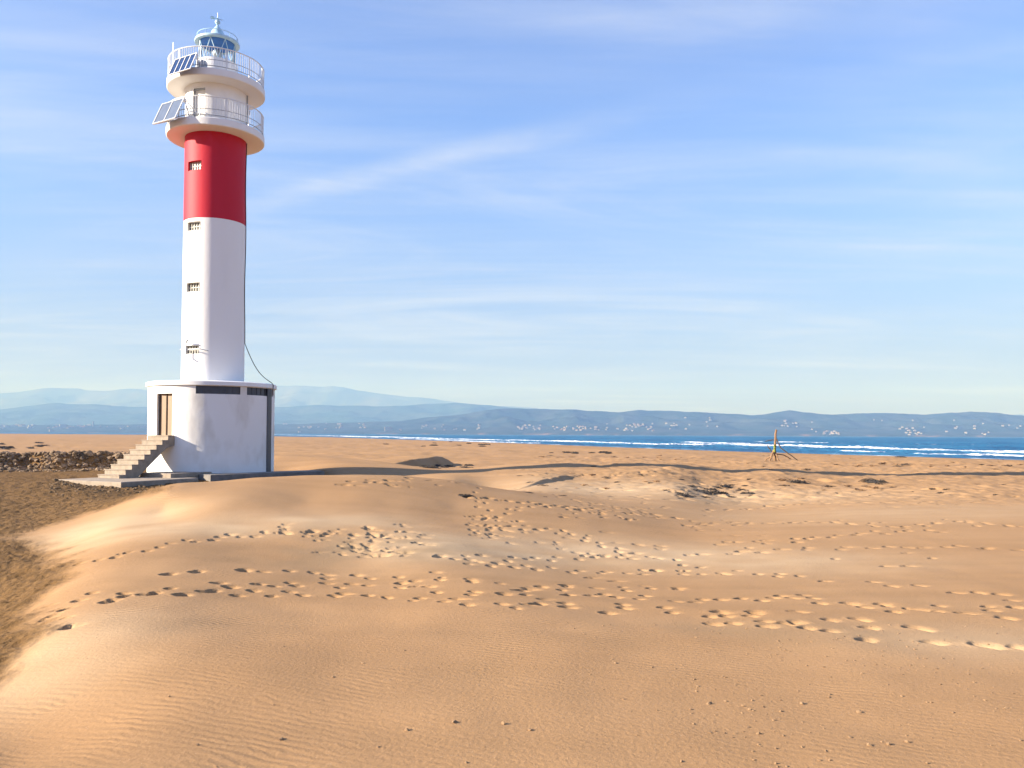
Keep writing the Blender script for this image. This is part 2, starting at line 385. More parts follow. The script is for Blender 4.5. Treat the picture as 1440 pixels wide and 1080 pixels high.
def patch_px(cx_, cy_, rx, ry, n, depth=(0.02, 0.055), size=(.085, .06)):
    for k in range(int(n * .7)):
        while True:
            a, b = rng.uniform(-1, 1, 2)
            if a * a + b * b < 1: break
        g = ground(cx_ + a * rx, cy_ + b * ry)
        zz = rng.uniform(.5, 1.45); prints.append((g[0], g[1], rng.normal(.15, .45), size[0] * .8 * zz * rng.uniform(.9, 1.5), size[1] * .85 * zz * rng.uniform(.6, .95), rng.uniform(*depth) * 1.15))
trail_px([(75,845),(190,838),(300,824),(430,820),(560,822),(690,836),(830,832),(960,845),(1100,838),(1260,858),(1440,848)], 40)
trail_px([(80,858),(120,850),(230,832),(420,832),(560,842),(700,850),(870,852),(980,862),(1120,876)], 26)
trail_px([(985,868),(1060,874),(1130,880),(1180,893),(1260,880),(1330,902),(1440,915)], 10, size=(.115, .105), depth=(.038, .055))
trail_px([(1060,838),(1150,842),(1230,850),(1300,856),(1440,870)], 5, size=(.115, .105), depth=(.038, .055))
trail_px([(1000,855),(1090,862),(1170,866),(1250,880)], 5, size=(.115, .105), depth=(.038, .055))
trail_px([(1160,816),(1240,820),(1320,830),(1440,840)], 5, size=(.115, .105), depth=(.038, .055))
trail_px([(110,792),(150,786),(220,768),(300,756),(420,745),(500,752)], 17)
trail_px([(200,812),(330,800),(470,810),(600,812),(720,824),(860,826),(980,830)], 22)
trail_px([(650,750),(700,740),(780,745),(830,760),(880,775)], 14)
trail_px([(660,676),(672,690),(682,720),(690,735),(702,745)], 12)
trail_px([(480,680),(560,676),(640,676),(720,688),(800,702),(880,716),(960,730)], 34, size=(.15, .10))
trail_px([(640,695),(720,706),(790,712),(860,718),(940,730)], 24, size=(.15, .10))
trail_px([(700,722),(760,712),(830,718),(900,735)], 14)
trail_px([(960,738),(1060,736),(1160,734),(1260,742),(1350,733),(1440,742)], 26, size=(.16, .10))
trail_px([(980,718),(1080,712),(1160,708),(1260,706),(1350,710)], 20, size=(.16, .11))
trail_px([(1000,764),(1100,762),(1180,752),(1250,748),(1300,745)], 14, size=(.16, .10))
trail_px([(960,780),(1080,776),(1200,770),(1330,768),(1440,774)], 14, size=(.16, .10))
trail_px([(900,800),(1000,806),(1090,808),(1130,812)], 9)
trail_px([(640,790),(720,796),(820,804),(900,806),(1000,795)], 14)
trail_px([(600,780),(680,786),(760,785),(850,782),(950,786)], 16)
trail_px([(700,660),(800,668),(900,664),(980,672)], 16, size=(.17, .12))
patch_px(545, 760, 60, 26, 85); patch_px(430, 748, 60, 14, 26); patch_px(510, 775, 70, 10, 24)
patch_px(690, 740, 55, 18, 34); patch_px(740, 755, 60, 12, 22); patch_px(860, 765, 90, 18, 26)
patch_px(860, 718, 100, 14, 60); patch_px(560, 680, 90, 6, 22); patch_px(1000, 735, 50, 14, 20)
patch_px(900, 690, 120, 14, 60, size=(.14, .1)); patch_px(1200, 700, 240, 18, 80, size=(.14, .10)); patch_px(1000, 690, 60, 12, 50, size=(.16, .12), depth=(.06, .12))
patch_px(1230, 760, 200, 40, 26); patch_px(700, 830, 260, 22, 22, depth=(.02, .05))
patch_px(800, 665, 160, 8, 60, size=(.16, .12)); patch_px(60, 850, 50, 60, 16, depth=(.02, .05))
dth = th[61] * 0 + (math.radians(88) / 1180); T0 = math.radians(-44)
DP = np.zeros_like(GH)
for (x, y, an, a, b, dep) in prints:
    rr = math.hypot(x, y); t = math.atan2(x, y); R3 = 3.4 * max(a, b)
    i0, i1 = np.searchsorted(rows, [rr - R3, rr + R3]); j0 = int((t - R3 / rr - T0) / dth) + 60; j1 = int((t + R3 / rr - T0) / dth) + 62
    if i1 <= i0 or j1 <= j0 or j0 < 0: continue
    sx = GX[i0:i1, j0:j1] - x; sy = GY[i0:i1, j0:j1] - y
    e = 1 + .18 * vnoise(sx * 9 + x * 3, sy * 9 + y * 3, 7)
    u = (sx * math.cos(an) + sy * math.sin(an)) / a * e; v = (-sx * math.sin(an) + sy * math.cos(an)) / b * e
    q = u * u + v * v
    wgt = sstep(-.5, .5, sx / max(a, b))          # steep on the sunward side, shelving out on the other, shaped to dim its sunlit wall
    pit = -dep * ((1 - wgt) * 1.15 * np.exp(-(q / 1.05) ** 3.2) + wgt * np.exp(-(q / 1.5) ** 1.0)) + dep * 0.05 * np.exp(-((np.sqrt(q) - 1.55) / .42) ** 2)
    DP[i0:i1, j0:j1] += pit
DP = np.maximum(DP, -0.11)
# ---- dark coarse flat left of the dune: a region of the ground with its own outline
edge = [(-60,1010),(0,975),(36,935),(60,890),(62,850),(98,806),(98,780),(70,762),(20,756),(60,742),(120,724),(180,704),(238,690.5)]
poly = [ground(*p)[:2] for p in edge] + [np.array(p) for p in [(-9.5, 24), (-4, 29), (-6.5, 33.5), (-9, 41), (-15, 42), (-19, 40.9), (-27, 39.6), (-60, 41), (-60, 0), (-6, 2)]]
poly = np.array(poly)
def inside(P, X, Y):
    c = np.zeros(X.shape, bool)
    for i in range(len(P)):
        x1, y1 = P[i]; x2, y2 = P[i - 1]
        c ^= ((y1 > Y) != (y2 > Y)) & (X < (x2 - x1) * (Y - y1) / (y2 - y1 + 1e-12) + x1)
    return c
near = RR < 75
pd = np.full(GX.shape, -50.0)
pdn, _ = sdist(np.vstack([poly, poly[:1]]), GX[near], GY[near])
pd[near] = np.abs(pdn) * np.where(inside(poly, GX[near], GY[near]), 1, -1)
pd += 0.28 * np.clip(RR / 16, .3, 1) * fbm(GX / 1.1, GY / 1.1, 3, 21)
dark = sstep(-0.022, 0.030, pd / np.clip(RR, 4, 26)) * near
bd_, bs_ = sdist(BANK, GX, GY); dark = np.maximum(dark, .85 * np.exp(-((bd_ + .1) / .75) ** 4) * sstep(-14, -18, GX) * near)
GH2 = GH + DP + dark * (0.035 * fbm(GX / .45, GY / .45, 4, 52) + .02 * fbm(GX / .12, GY / .12, 2, 53))
# ruffled crumbs over the flat near the slab
# moisture / pale sand in hollows; sun glow on dune tip painted in as pale
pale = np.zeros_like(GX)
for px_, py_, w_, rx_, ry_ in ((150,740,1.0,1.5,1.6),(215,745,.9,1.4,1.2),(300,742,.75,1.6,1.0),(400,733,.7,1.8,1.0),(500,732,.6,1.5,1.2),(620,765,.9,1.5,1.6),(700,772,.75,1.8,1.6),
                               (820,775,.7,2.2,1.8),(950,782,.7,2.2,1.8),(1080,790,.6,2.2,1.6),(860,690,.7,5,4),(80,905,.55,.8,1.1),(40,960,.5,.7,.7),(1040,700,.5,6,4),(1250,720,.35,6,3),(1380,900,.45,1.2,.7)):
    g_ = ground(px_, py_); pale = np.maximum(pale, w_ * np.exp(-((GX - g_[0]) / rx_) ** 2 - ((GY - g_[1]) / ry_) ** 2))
pale = np.clip(pale * 1.2 * (1 + .35 * fbm(GX / 1.3, GY / .9, 3, 17)), 0, 1)  # extra weight brightens the shaded hollow by colour
grey = np.zeros_like(GX)
g_ = ground(545, 772); g2 = ground(1060, 885); g3 = ground(470, 790)
grey = np.maximum(np.maximum(np.exp(-((GX - g_[0]) / 1.7) ** 2 - ((GY - g_[1]) / 1.2) ** 2), .55 * np.exp(-((GX - g2[0]) / 1.3) ** 2 - ((GY - g2[1]) / .6) ** 2)), .6 * np.exp(-((GX - g3[0]) / 1.6) ** 2 - ((GY - g3[1]) / .8) ** 2)) * np.clip(.6 + fbm(GX / .8, GY / .8, 3, 71), 0, 1)
rip = np.clip(1 - sstep(.2, .6, dark), 0, 1) * np.clip(0.5 + 1.3 * fbm(GX / 1.6, GY / 1.8, 2, 24), 0.25, 1) * (1 - .8 * np.clip(np.abs(DP) / .02, 0, 1))

def sand_mat():
    m = bpy.data.materials.new('sand'); m.use_nodes = True; nt = m.node_tree; nd = nt.nodes; lk = nt.links
    p = nd['Principled BSDF']; p.inputs['Roughness'].default_value = 0.95; p.inputs['Specular IOR Level'].default_value = 0.15
    t = nd.new('ShaderNodeTexCoord')
    mm = lambda op, a, b=None, c=False: M(op, a, b, nd, lk, c)
    def noise(s, det=5, ro=.55, vec=None):
        n = nd.new('ShaderNodeTexNoise'); n.inputs['Scale'].default_value = s; n.inputs['Detail'].default_value = det; n.inputs['Roughness'].default_value = ro
        lk.new(vec or t.outputs['Object'], n.inputs['Vector']); return n.outputs[0]
    def at_(n):
        a = nd.new('ShaderNodeAttribute'); a.attribute_name = n; return a.outputs['Fac']
    def mixc(f, a, b, blend='MIX'):
        x = nd.new('ShaderNodeMix'); x.data_type = 'RGBA'; x.blend_type = blend
        if isinstance(f, float): x.inputs[0].default_value = f
        else: lk.new(f, x.inputs[0])
        for i, q in ((6, a), (7, b)):
            if isinstance(q, tuple): x.inputs[i].default_value = (*q, 1)
            else: lk.new(q, x.inputs[i])
        return x.outputs[2]
    def rng_(v, a, b, c=0.0, d=1.0):
        x = nd.new('ShaderNodeMapRange'); x.inputs[1].default_value = a; x.inputs[2].default_value = b; x.inputs[3].default_value = c; x.inputs[4].default_value = d
        lk.new(v, x.inputs[0]); return x.outputs[0]
    c = mixc(rng_(noise(.35, 4), .35, .65), (0.405, 0.232, 0.104), (0.442, 0.262, 0.124))
    ms = nd.new('ShaderNodeMapping'); ms.inputs['Rotation'].default_value = (0, 0, R(-14)); ms.inputs['Scale'].default_value = (.12, 1.1, 1); lk.new(t.outputs['Object'], ms.inputs[0])
    c = mixc(rng_(noise(.9, 6, .6, ms.outputs[0]), .40, .68, 0, .55), c, (0.3026, 0.1743, 0.0757))
    c = mixc(rng_(noise(260, 2, .6), .3, .7, 0, .35), c, (0.2368, 0.1447, 0.0789))
    c = mixc(rng_(noise(55, 3, .7), .42, .70, 0, .42), c, (0.25, 0.145, 0.072))
    c = mixc(rng_(noise(120, 2, .5), .66, .74, 0, .5), c, (0.55, 0.45, 0.33))
    c = mixc(mm('MULTIPLY', at_('pale'), .9), c, (0.485, 0.345, 0.205))  # pale dry sand, plus the sun glow painted on the dune tip
    c = mixc(mm('MULTIPLY', at_('grey'), .6), c, (0.2368, 0.1711, 0.0987))
    dk = mixc(rng_(noise(1.6, 6, .65), .35, .68), (0.1316, 0.0711, 0.0237), (0.1908, 0.1066, 0.0408))
    dk = mixc(rng_(noise(14, 4, .7), .45, .62, 0, .6), dk, (0.0789, 0.0474, 0.0197))
    c = mixc(at_('dark'), c, dk)
    c = mixc(mm('MULTIPLY', at_('wet'), .8), c, (0.1053, 0.0658, 0.0395))
    lk.new(c, p.inputs['Base Color'])
    # wind ripples
    mp = nd.new('ShaderNodeMapping'); mp.inputs['Rotation'].default_value = (0, 0, R(24)); lk.new(t.outputs['Object'], mp.inputs[0])
    wv = nd.new('ShaderNodeTexWave'); wv.wave_type = 'BANDS'; wv.bands_direction = 'Y'; wv.wave_profile = 'SIN'
    wv.inputs['Scale'].default_value = 4.6; wv.inputs['Distortion'].default_value = 5.5; wv.inputs['Detail'].default_value = 2.5
    wv.inputs['Detail Scale'].default_value = .9; wv.inputs['Detail Roughness'].default_value = .55
    lk.new(mp.outputs[0], wv.inputs['Vector'])
    h1 = mm('MULTIPLY', mm('MULTIPLY', wv.outputs['Fac'], mm('MULTIPLY', at_('rip'), rng_(noise(1.5, 3), .38, .6, .12, 1.0))), 0.0032)
    h2 = mm('MULTIPLY', noise(34, 5, .65), 0.006); h3 = mm('MULTIPLY', noise(420, 2, .5), 0.0011)
    h4 = mm('MULTIPLY', mm('MULTIPLY', noise(9, 6, .7), at_('dark')), .045)
    hh = mm('ADD', mm('ADD', h1, h2), mm('ADD', h3, h4))
    b = nd.new('ShaderNodeBump'); b.inputs['Strength'].default_value = 1.0; b.inputs['Distance'].default_value = 1.0
    lk.new(hh, b.inputs['Height']); lk.new(b.outputs[0], p.inputs['Normal'])
    return m
vid = np.arange(nR * nT).reshape(nR, nT)
v00 = vid[:-1]; v10 = vid[1:]
F = np.stack([v00, np.roll(v00, -1, 1), np.roll(v10, -1, 1), v10], -1).reshape(-1, 4)
sand = mesh_np('sand_ground', np.stack([GX, GY, GH2], -1).reshape(-1, 3), F[:, ::-1], sand_mat())
sand['kind'] = 'structure'
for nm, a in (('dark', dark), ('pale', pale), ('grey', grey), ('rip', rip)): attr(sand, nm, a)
dsh, _ = sdist(SHORE, GX, GY); attr(sand, 'wet', sstep(-5.0, -0.5, dsh + 1.2 * vnoise(GX / 6, GY / 6, 3)))
# a disc closing the hole under the camera's feet
# ================================================================== SEA
FOAM = [[(470,613),(533,614.2),(620,617),(690,619),(780,620.5),(840,622.5),(920,625),(1000,626)],
        [(1020,625),(1060,626.5),(1100,627.6),(1200,630.3),(1260,632),(1330,634),(1400,636),(1440,637.3),(1560,641)],
        [(1185,634.2),(1215,635.4),(1245,636.2)],
        [(1060,621.2),(1100,622),(1165,622.8)],[(960,622),(1010,623.2),(1040,624)],
        [(560,616.5),(640,619.5),(700,622),(760,623.5)],[(380,611.2),(430,612.3),(490,613.8),(530,615.2)],[(1290,638),(1360,640.5),(1440,643)]]
srows = np.concatenate([np.geomspace(45, 90, 60, endpoint=False), np.geomspace(90, 480, 520, endpoint=False), np.geomspace(480, 60000, 170)])
sth = np.radians(np.concatenate([np.linspace(-100, -36, 60, endpoint=False), np.linspace(-36, 40, 760, endpoint=False), np.linspace(40, 120, 60)]))
SR, ST = np.meshgrid(srows, sth, indexing='ij'); SX = SR * np.sin(ST); SY = SR * np.cos(ST)
fall = 1 - sstep(400, 1200, SR)
dS, _ = sdist(SHORE, SX, SY)
ca, sa = math.cos(R(-28)), math.sin(R(-28)); UX = SX * ca - SY * sa; UY = SX * sa + SY * ca
SZ = SEA + fall * sstep(0, 25, dS) * (0.12 * fbm(UX / 3.0, UY / 9, 3, 11) + 0.16 * vnoise(UX / 9, UY / 30, 12))
foam = np.zeros_like(SX)
for li, ln in enumerate(FOAM):
    P = np.array([at_z(px, py, SEA)[:2] for px, py in ln])
    bb = (SX > P[:, 0].min() - 40) & (SX < P[:, 0].max() + 40) & (SY > P[:, 1].min() - 40) & (SY < P[:, 1].max() + 40)
    d, s = sdist(P, SX[bb], SY[bb]); x = SX[bb]; y = SY[bb]
    scale = np.hypot(x, y) / 200
    d = d + 2.5 * scale * fbm(x / 14, y / 14, 2, 40 + li)
    e = np.where((s <= 0) | (s >= len(P) - 1), 0, 1)
    big = 1.0 if li < 2 else 0.55
    brk = np.clip(.98 + .7 * vnoise(x / 22, y / 22, 50 + li), 0, 1.15) * e
    w = 2.6 * big * scale
    SZ[bb] += 0.42 * big * brk * np.exp(-(d / w) ** 2) * (.8 + .5 * fbm(x / 1.5, y / 1.5, 2, 66))
    foam[bb] = np.maximum(foam[bb], brk * np.exp(-(d / (w * 1.15)) ** 2) * np.clip(1.15 + .8 * fbm(x / 1.3, y / 1.3, 3, 61), 0, 1.4))
sw = np.exp(-((dS - 2.0) / 2.4) ** 2) * np.clip(.4 + 1.0 * fbm(SX / 9, SY / 9, 3, 62), 0, 1) * (SR < 900); foam = np.maximum(foam, .7 * sw)
foam = np.maximum(foam, sstep(.55, .75, fbm(UX / 2.6, UY / 7, 3, 19)) * .5 * fall * sstep(5, 30, dS))
def sea_mat():
    m = bpy.data.materials.new('sea_water'); m.use_nodes = True; nt = m.node_tree; nd = nt.nodes; lk = nt.links
    p = nd['Principled BSDF']; p.inputs['Roughness'].default_value = 0.22; p.inputs['IOR'].default_value = 1.33; p.inputs['Specular IOR Level'].default_value = .06
    t = nd.new('ShaderNodeTexCoord'); a = nd.new('ShaderNodeAttribute'); a.attribute_name = 'foam'
    mp = nd.new('ShaderNodeMapping'); mp.inputs['Rotation'].default_value = (0, 0, R(28)); mp.inputs['Scale'].default_value = (1, .35, 1); lk.new(t.outputs['Object'], mp.inputs[0])
    n1 = nd.new('ShaderNodeTexNoise'); n1.inputs['Scale'].default_value = .5; n1.inputs['Detail'].default_value = 7; lk.new(mp.outputs[0], n1.inputs['Vector'])
    n2 = nd.new('ShaderNodeTexNoise'); n2.inputs['Scale'].default_value = .05; n2.inputs['Detail'].default_value = 4; lk.new(mp.outputs[0], n2.inputs['Vector'])
    x = nd.new('ShaderNodeMix'); x.data_type = 'RGBA'; mr = nd.new('ShaderNodeMapRange'); mr.inputs[1].default_value = .4; mr.inputs[2].default_value = .62; lk.new(n2.outputs[0], mr.inputs[0])
    lk.new(mr.outputs[0], x.inputs[0]); x.inputs[6].default_value = (0.010, 0.085, 0.19, 1); x.inputs[7].default_value = (0.026, 0.165, 0.30, 1)
    y = nd.new('ShaderNodeMix'); y.data_type = 'RGBA'; cl = nd.new('ShaderNodeMapRange'); cl.inputs[1].default_value = .35; cl.inputs[2].default_value = .75; lk.new(a.outputs['Fac'], cl.inputs[0])
    lk.new(cl.outputs[0], y.inputs[0]); lk.new(x.outputs[2], y.inputs[6]); y.inputs[7].default_value = (.82, .84, .86, 1); lk.new(y.outputs[2], p.inputs['Base Color'])
    rr = nd.new('ShaderNodeMapRange'); rr.inputs[3].default_value = .4; rr.inputs[4].default_value = .9; lk.new(cl.outputs[0], rr.inputs[0]); lk.new(rr.outputs[0], p.inputs['Roughness'])
    b = nd.new('ShaderNodeBump'); b.inputs['Distance'].default_value = 1.3; b.inputs['Strength'].default_value = 1; lk.new(n1.outputs[0], b.inputs['Height']); lk.new(b.outputs[0], p.inputs['Normal'])
    return m
sv = np.arange(SX.size).reshape(SX.shape)
F = np.stack([sv[:-1, :-1], sv[:-1, 1:], sv[1:, 1:], sv[1:, :-1]], -1).reshape(-1, 4)
sea = mesh_np('sea', np.stack([SX, SY, SZ], -1).reshape(-1, 3), F[:, ::-1], sea_mat()); sea['kind'] = 'structure'; attr(sea, 'foam', foam)

# ================================================================== HILLS
def hill_mat(name, a, b, c, sc):
    m = bpy.data.materials.new(name); m.use_nodes = True; nt = m.node_tree; nd = nt.nodes; lk = nt.links
    p = nd['Principled BSDF']; p.inputs['Roughness'].default_value = 1; p.inputs['Specular IOR Level'].default_value = 0
    t = nd.new('ShaderNodeTexCoord')
    def nz(s, d=6):
        n = nd.new('ShaderNodeTexNoise'); n.inputs['Scale'].default_value = s; n.inputs['Detail'].default_value = d; lk.new(t.outputs['Object'], n.inputs['Vector'])
        r_ = nd.new('ShaderNodeMapRange'); r_.inputs[1].default_value = .42; r_.inputs[2].default_value = .6; lk.new(n.outputs[0], r_.inputs[0]); return r_.outputs[0]
    x = nd.new('ShaderNodeMix'); x.data_type = 'RGBA'; lk.new(nz(sc), x.inputs[0]); x.inputs[6].default_value = (*a, 1); x.inputs[7].default_value = (*b, 1)
    at_ = nd.new('ShaderNodeAttribute'); at_.attribute_name = 'bluff'
    y = nd.new('ShaderNodeMix'); y.data_type = 'RGBA'; lk.new(at_.outputs['Fac'], y.inputs[0]); lk.new(x.outputs[2], y.inputs[6]); y.inputs[7].default_value = (*c, 1)
    lk.new(y.outputs[2], p.inputs['Base Color']); return m
def ridge(prof, Y):
    P = np.array([at(px, py, Y) for px, py in prof]); return P[:, 0] / Y, np.maximum(P[:, 2], 3)
def hills(name, prof, Y0, Yr, Y1, noise_s, mt, seed, shore_h=4):
    tx, hz = ridge(prof, Yr)
    a = np.linspace(-1.05, 1.05, 620); yy = np.concatenate([np.linspace(Y0, Yr, 46, endpoint=False), np.linspace(Yr, Y1, 20)])
    A, Y = np.meshgrid(a, yy); X = A * Y
    Hr = np.interp(A, tx, hz)
    u = (Y - Y0) / (Yr - Y0); dn = np.clip(1 - (Y - Yr) / (Y1 - Yr), 0, 1)
    f = np.where(Y <= Yr, 0.04 * sstep(0, .06, u) + .96 * np.clip(u, 0, 1) ** 1.5, dn)
    n = fbm(X / noise_s, Y / noise_s, 5, seed)
    H = Hr * f * (1 + .32 * n * np.sin(np.clip(u, 0, 1) * math.pi)) + .05 * Hr * n * f
    H = np.maximum(H, -3) + np.where(u <= 0, -4, 0)
    v = np.arange(X.size).reshape(X.shape); F = np.stack([v[:-1, :-1], v[:-1, 1:], v[1:, 1:], v[1:, :-1]], -1).reshape(-1, 4)
    o = mesh_np(name, np.stack([X, Y, H], -1).reshape(-1, 3), F, mt); o['kind'] = 'structure'
    bl = (H < 16) * (u > -.01) * sstep(.12, .5, fbm(A * 22, A * 0 + 3.3, 4, seed + 5)) * (u < .12) * np.clip(.5 + fbm(A * 90, Y / 90, 2, seed + 7), 0, 1)
    attr(o, 'bluff', bl); return (a, yy, H)
PR_C = [(-400,600),(0,598),(200,597),(420,596),(560,592),(640,583),(700,575),(760,575),(820,577),(870,580),(900,577),(940,578.5),(1000,582),(1060,583),(1090,579.5),(1110,577),(1130,580),(1170,583),(1230,582),(1270,581),(1300,583),(1335,579.5),(1365,578),(1390,580),(1420,584),(1500,586),(1800,590)]
PR_M = [(-400,580),(0,576),(80,567),(150,570),(210,573),(300,574),(400,572),(480,570),(560,571),(640,566.5),(700,571.5),(780,577),(900,584),(1000,588),(1800,592)]
PR_F = [(-400,566),(-100,558),(0,553),(60,547),(110,545.5),(150,548.5),(185,547),(215,550),(260,554),(330,548),(390,543),(430,541),(465,543),(500,549),(560,556),(620,563),(680,569),(740,573),(860,581),(1000,588),(1380,590),(1430,583),(1480,581),(1800,590)]
HC = hills('coastal_hills', PR_C, 6700, 8600, 9800, 420, hill_mat('hill_scrub', (0.026, 0.048, 0.046), (0.050, 0.064, 0.060), (0.20, 0.135, 0.10), .004), 3)
hills('inland_hills', PR_M, 9900, 13500, 16000, 900, hill_mat('hill_wood', (0.03, 0.06, 0.05), (0.05, 0.07, 0.06), (.2, .15, .1), .002), 8)
hills('far_mountains', PR_F, 16200, 21000, 24000, 1600, hill_mat('mountain_rock', (0.06, 0.075, 0.06), (0.11, 0.11, 0.09), (.2, .15, .1), .001), 12)
def hill_z(X, Y):
    a, yy, H = HC; u = np.clip((X / Y - a[0]) / (a[1] - a[0]), 0, len(a) - 1.001); j = int(u); fu = u - j
    i = int(np.clip(np.searchsorted(yy, Y) - 1, 0, len(yy) - 2)); fv = (Y - yy[i]) / (yy[i + 1] - yy[i])
    return (H[i, j] * (1 - fu) + H[i, j + 1] * fu) * (1 - fv) + (H[i + 1, j] * (1 - fu) + H[i + 1, j + 1] * fu) * fv
def far_spot(px, py):
    """where the line of sight meets the coastal hills"""
    d = ray(px, py); p = None
    for Y in np.linspace(6760, 8560, 140):
        t = Y / d.y; x, z = d.x * t, EYE + d.z * t
        if z <= hill_z(x, Y): p = (x, Y); break
    if p is None: p = (d.x / d.y * 7000, 7000)
    return (p[0], p[1], hill_z(*p))

# ------------------------------------------------------------------ far houses
M_HW = mat('far_white_wall', (0.25, 0.245, 0.24), .9, .2, .05); M_HR = mat('far_roof', (0.2632, 0.1316, 0.0789), .9, .3, .05); M_HC = mat('far_cream_wall', (0.3026, 0.2500, 0.1974), .9, .2, .05)
M_HG = mat('far_window', (.10, .12, .14), .4, .2, .05)
def house_mesh(kind):
    w, d, h = dict(house=(13, 11, 7.5), villa=(20, 13, 9), block=(28, 16, 17), hotel=(62, 24, 34), tower=(13, 13, 52), shed=(48, 20, 9))[kind]
    b = MB()
    b.box((0, 0, h / 2 - 2), (w, d, h + 4), bev=.2)
    rf = MB()
    if kind in ('house', 'villa'):
        o = .8; vs = [(-w / 2 - o, -d / 2 - o, h), (w / 2 + o, -d / 2 - o, h), (w / 2 + o, d / 2 + o, h), (-w / 2 - o, d / 2 + o, h), (-w / 2 + d * .4, 0, h + 3.2), (w / 2 - d * .4, 0, h + 3.2)]
        rf.add(vs, [(0, 1, 5, 4), (1, 2, 5), (2, 3, 4, 5), (3, 0, 4), (3, 2, 1, 0)])
    else:
        rf.box((0, 0, h + .5), (w + .6, d + .6, .9)); rf.box((w * .15, 0, h + 2.2), (w * .22, d * .4, 3.0))
    return b, rf
protos = {}
def far_house(kind, px, py, label, cat, group=None, wall=None, name='house', parts=True):
    x, y, z = far_spot(px, py)
    if (kind, wall) not in protos:
        b, rf = house_mesh(kind)
        o1 = b.build('wall', wall or M_HW); o2 = rf.build('roof', M_HR if kind in ('house', 'villa') else (wall or M_HW))
        protos[(kind, wall)] = (o1.data, o2.data)
        for o in (o1, o2): bpy.data.objects.remove(o)
    me = protos[(kind, wall)]
    r_ = bpy.data.objects.new(name, None); COL.objects.link(r_); r_.location = (x, y, z); r_.rotation_euler.z = rng.uniform(-.5, .5) + math.atan2(-x, y); r_.empty_display_size = 5
    tag(r_, label, cat, group)
    for m_, n_ in zip(me, ('wall', 'roof')):
        c = bpy.data.objects.new(n_, m_); COL.objects.link(c); c.parent = r_
    return r_
def houses(n, x0, x1, y0, y1, kinds, group, label, wall=None):
    for k in range(n):
        far_house(kinds[rng.integers(len(kinds))], rng.uniform(x0, x1), rng.uniform(y0, y1), label, 'house', group, wall)
houses(16, 66, 100, 597, 603, ['block', 'villa', 'villa'], 'white blocks of the far left town', 'white block in the dense hazy town on the far shore, left of the lighthouse')
houses(14, 0, 56, 598, 603, ['block', 'shed'], 'pale blocks at the left edge', 'pale hazy building on the far shore near the left picture edge')
houses(10, 140, 204, 600, 604, ['villa', 'house', 'shed'], 'low white houses behind the stairs', 'low white house on the far shore just left of the lighthouse base')
houses(10, 102, 126, 598, 603, ['villa', 'block'], 'white houses by the tower block', 'white house below the slim tower block on the far shore')
houses(26, 395, 520, 596, 605, ['house', 'villa'], 'houses right of the lighthouse', 'small pale house above the reddish bluffs just right of the lighthouse')
houses(18, 560, 680, 598, 606, ['house', 'villa'], 'houses of the far middle shore', 'small white house on the hazy far shore in the middle of the bay')
houses(20, 725, 760, 598, 606, ['house', 'villa'], 'white village by the water', 'small white house in the compact shore village left of the cream resort')
houses(26, 778, 842, 600, 606, ['villa', 'house'], 'cream resort on its bluff', 'cream house in the long resort on the reddish bluff', M_HC)
houses(30, 850, 920, 596, 607, ['house', 'villa'], 'white houses on the headland', 'white house scattered on the low headland right of the cream resort')
houses(14, 925, 1010, 588, 604, ['house', 'villa'], 'hillside houses', 'small white house dotted on the hillside above the open bay')
houses(9, 1090, 1120, 592, 600, ['house', 'villa'], 'hamlet behind the driftwood post', 'white house on the hillside right above the driftwood post')
houses(16, 1145, 1180, 607, 612, ['villa', 'house'], 'houses at the water right of the post', 'pale house at the water line right of the driftwood post')
houses(16, 1265, 1300, 600, 612, ['house', 'villa'], 'houses in the right valley', 'white house in the valley at the water, right part of the far coast')
houses(12, 1330, 1440, 596, 613, ['house', 'villa'], 'houses at the right edge', 'white house on the coast below the right hill tops')
houses(9, 1000, 1440, 590, 606, ['house'], 'lone farms on the hills', 'lone white farmhouse on the blue coastal hills')
far_house('tower', 131, 600, 'slim white tower block rising above the far left town', 'tower block', name='tower_block')
far_house('hotel', 546, 606, 'broad cream hotel block on the far shore between lighthouse and mid bay', 'hotel', name='hotel', wall=M_HC)
far_house('hotel', 90, 603, 'wide white apartment block in the far left town', 'apartment block', name='apartment_block')

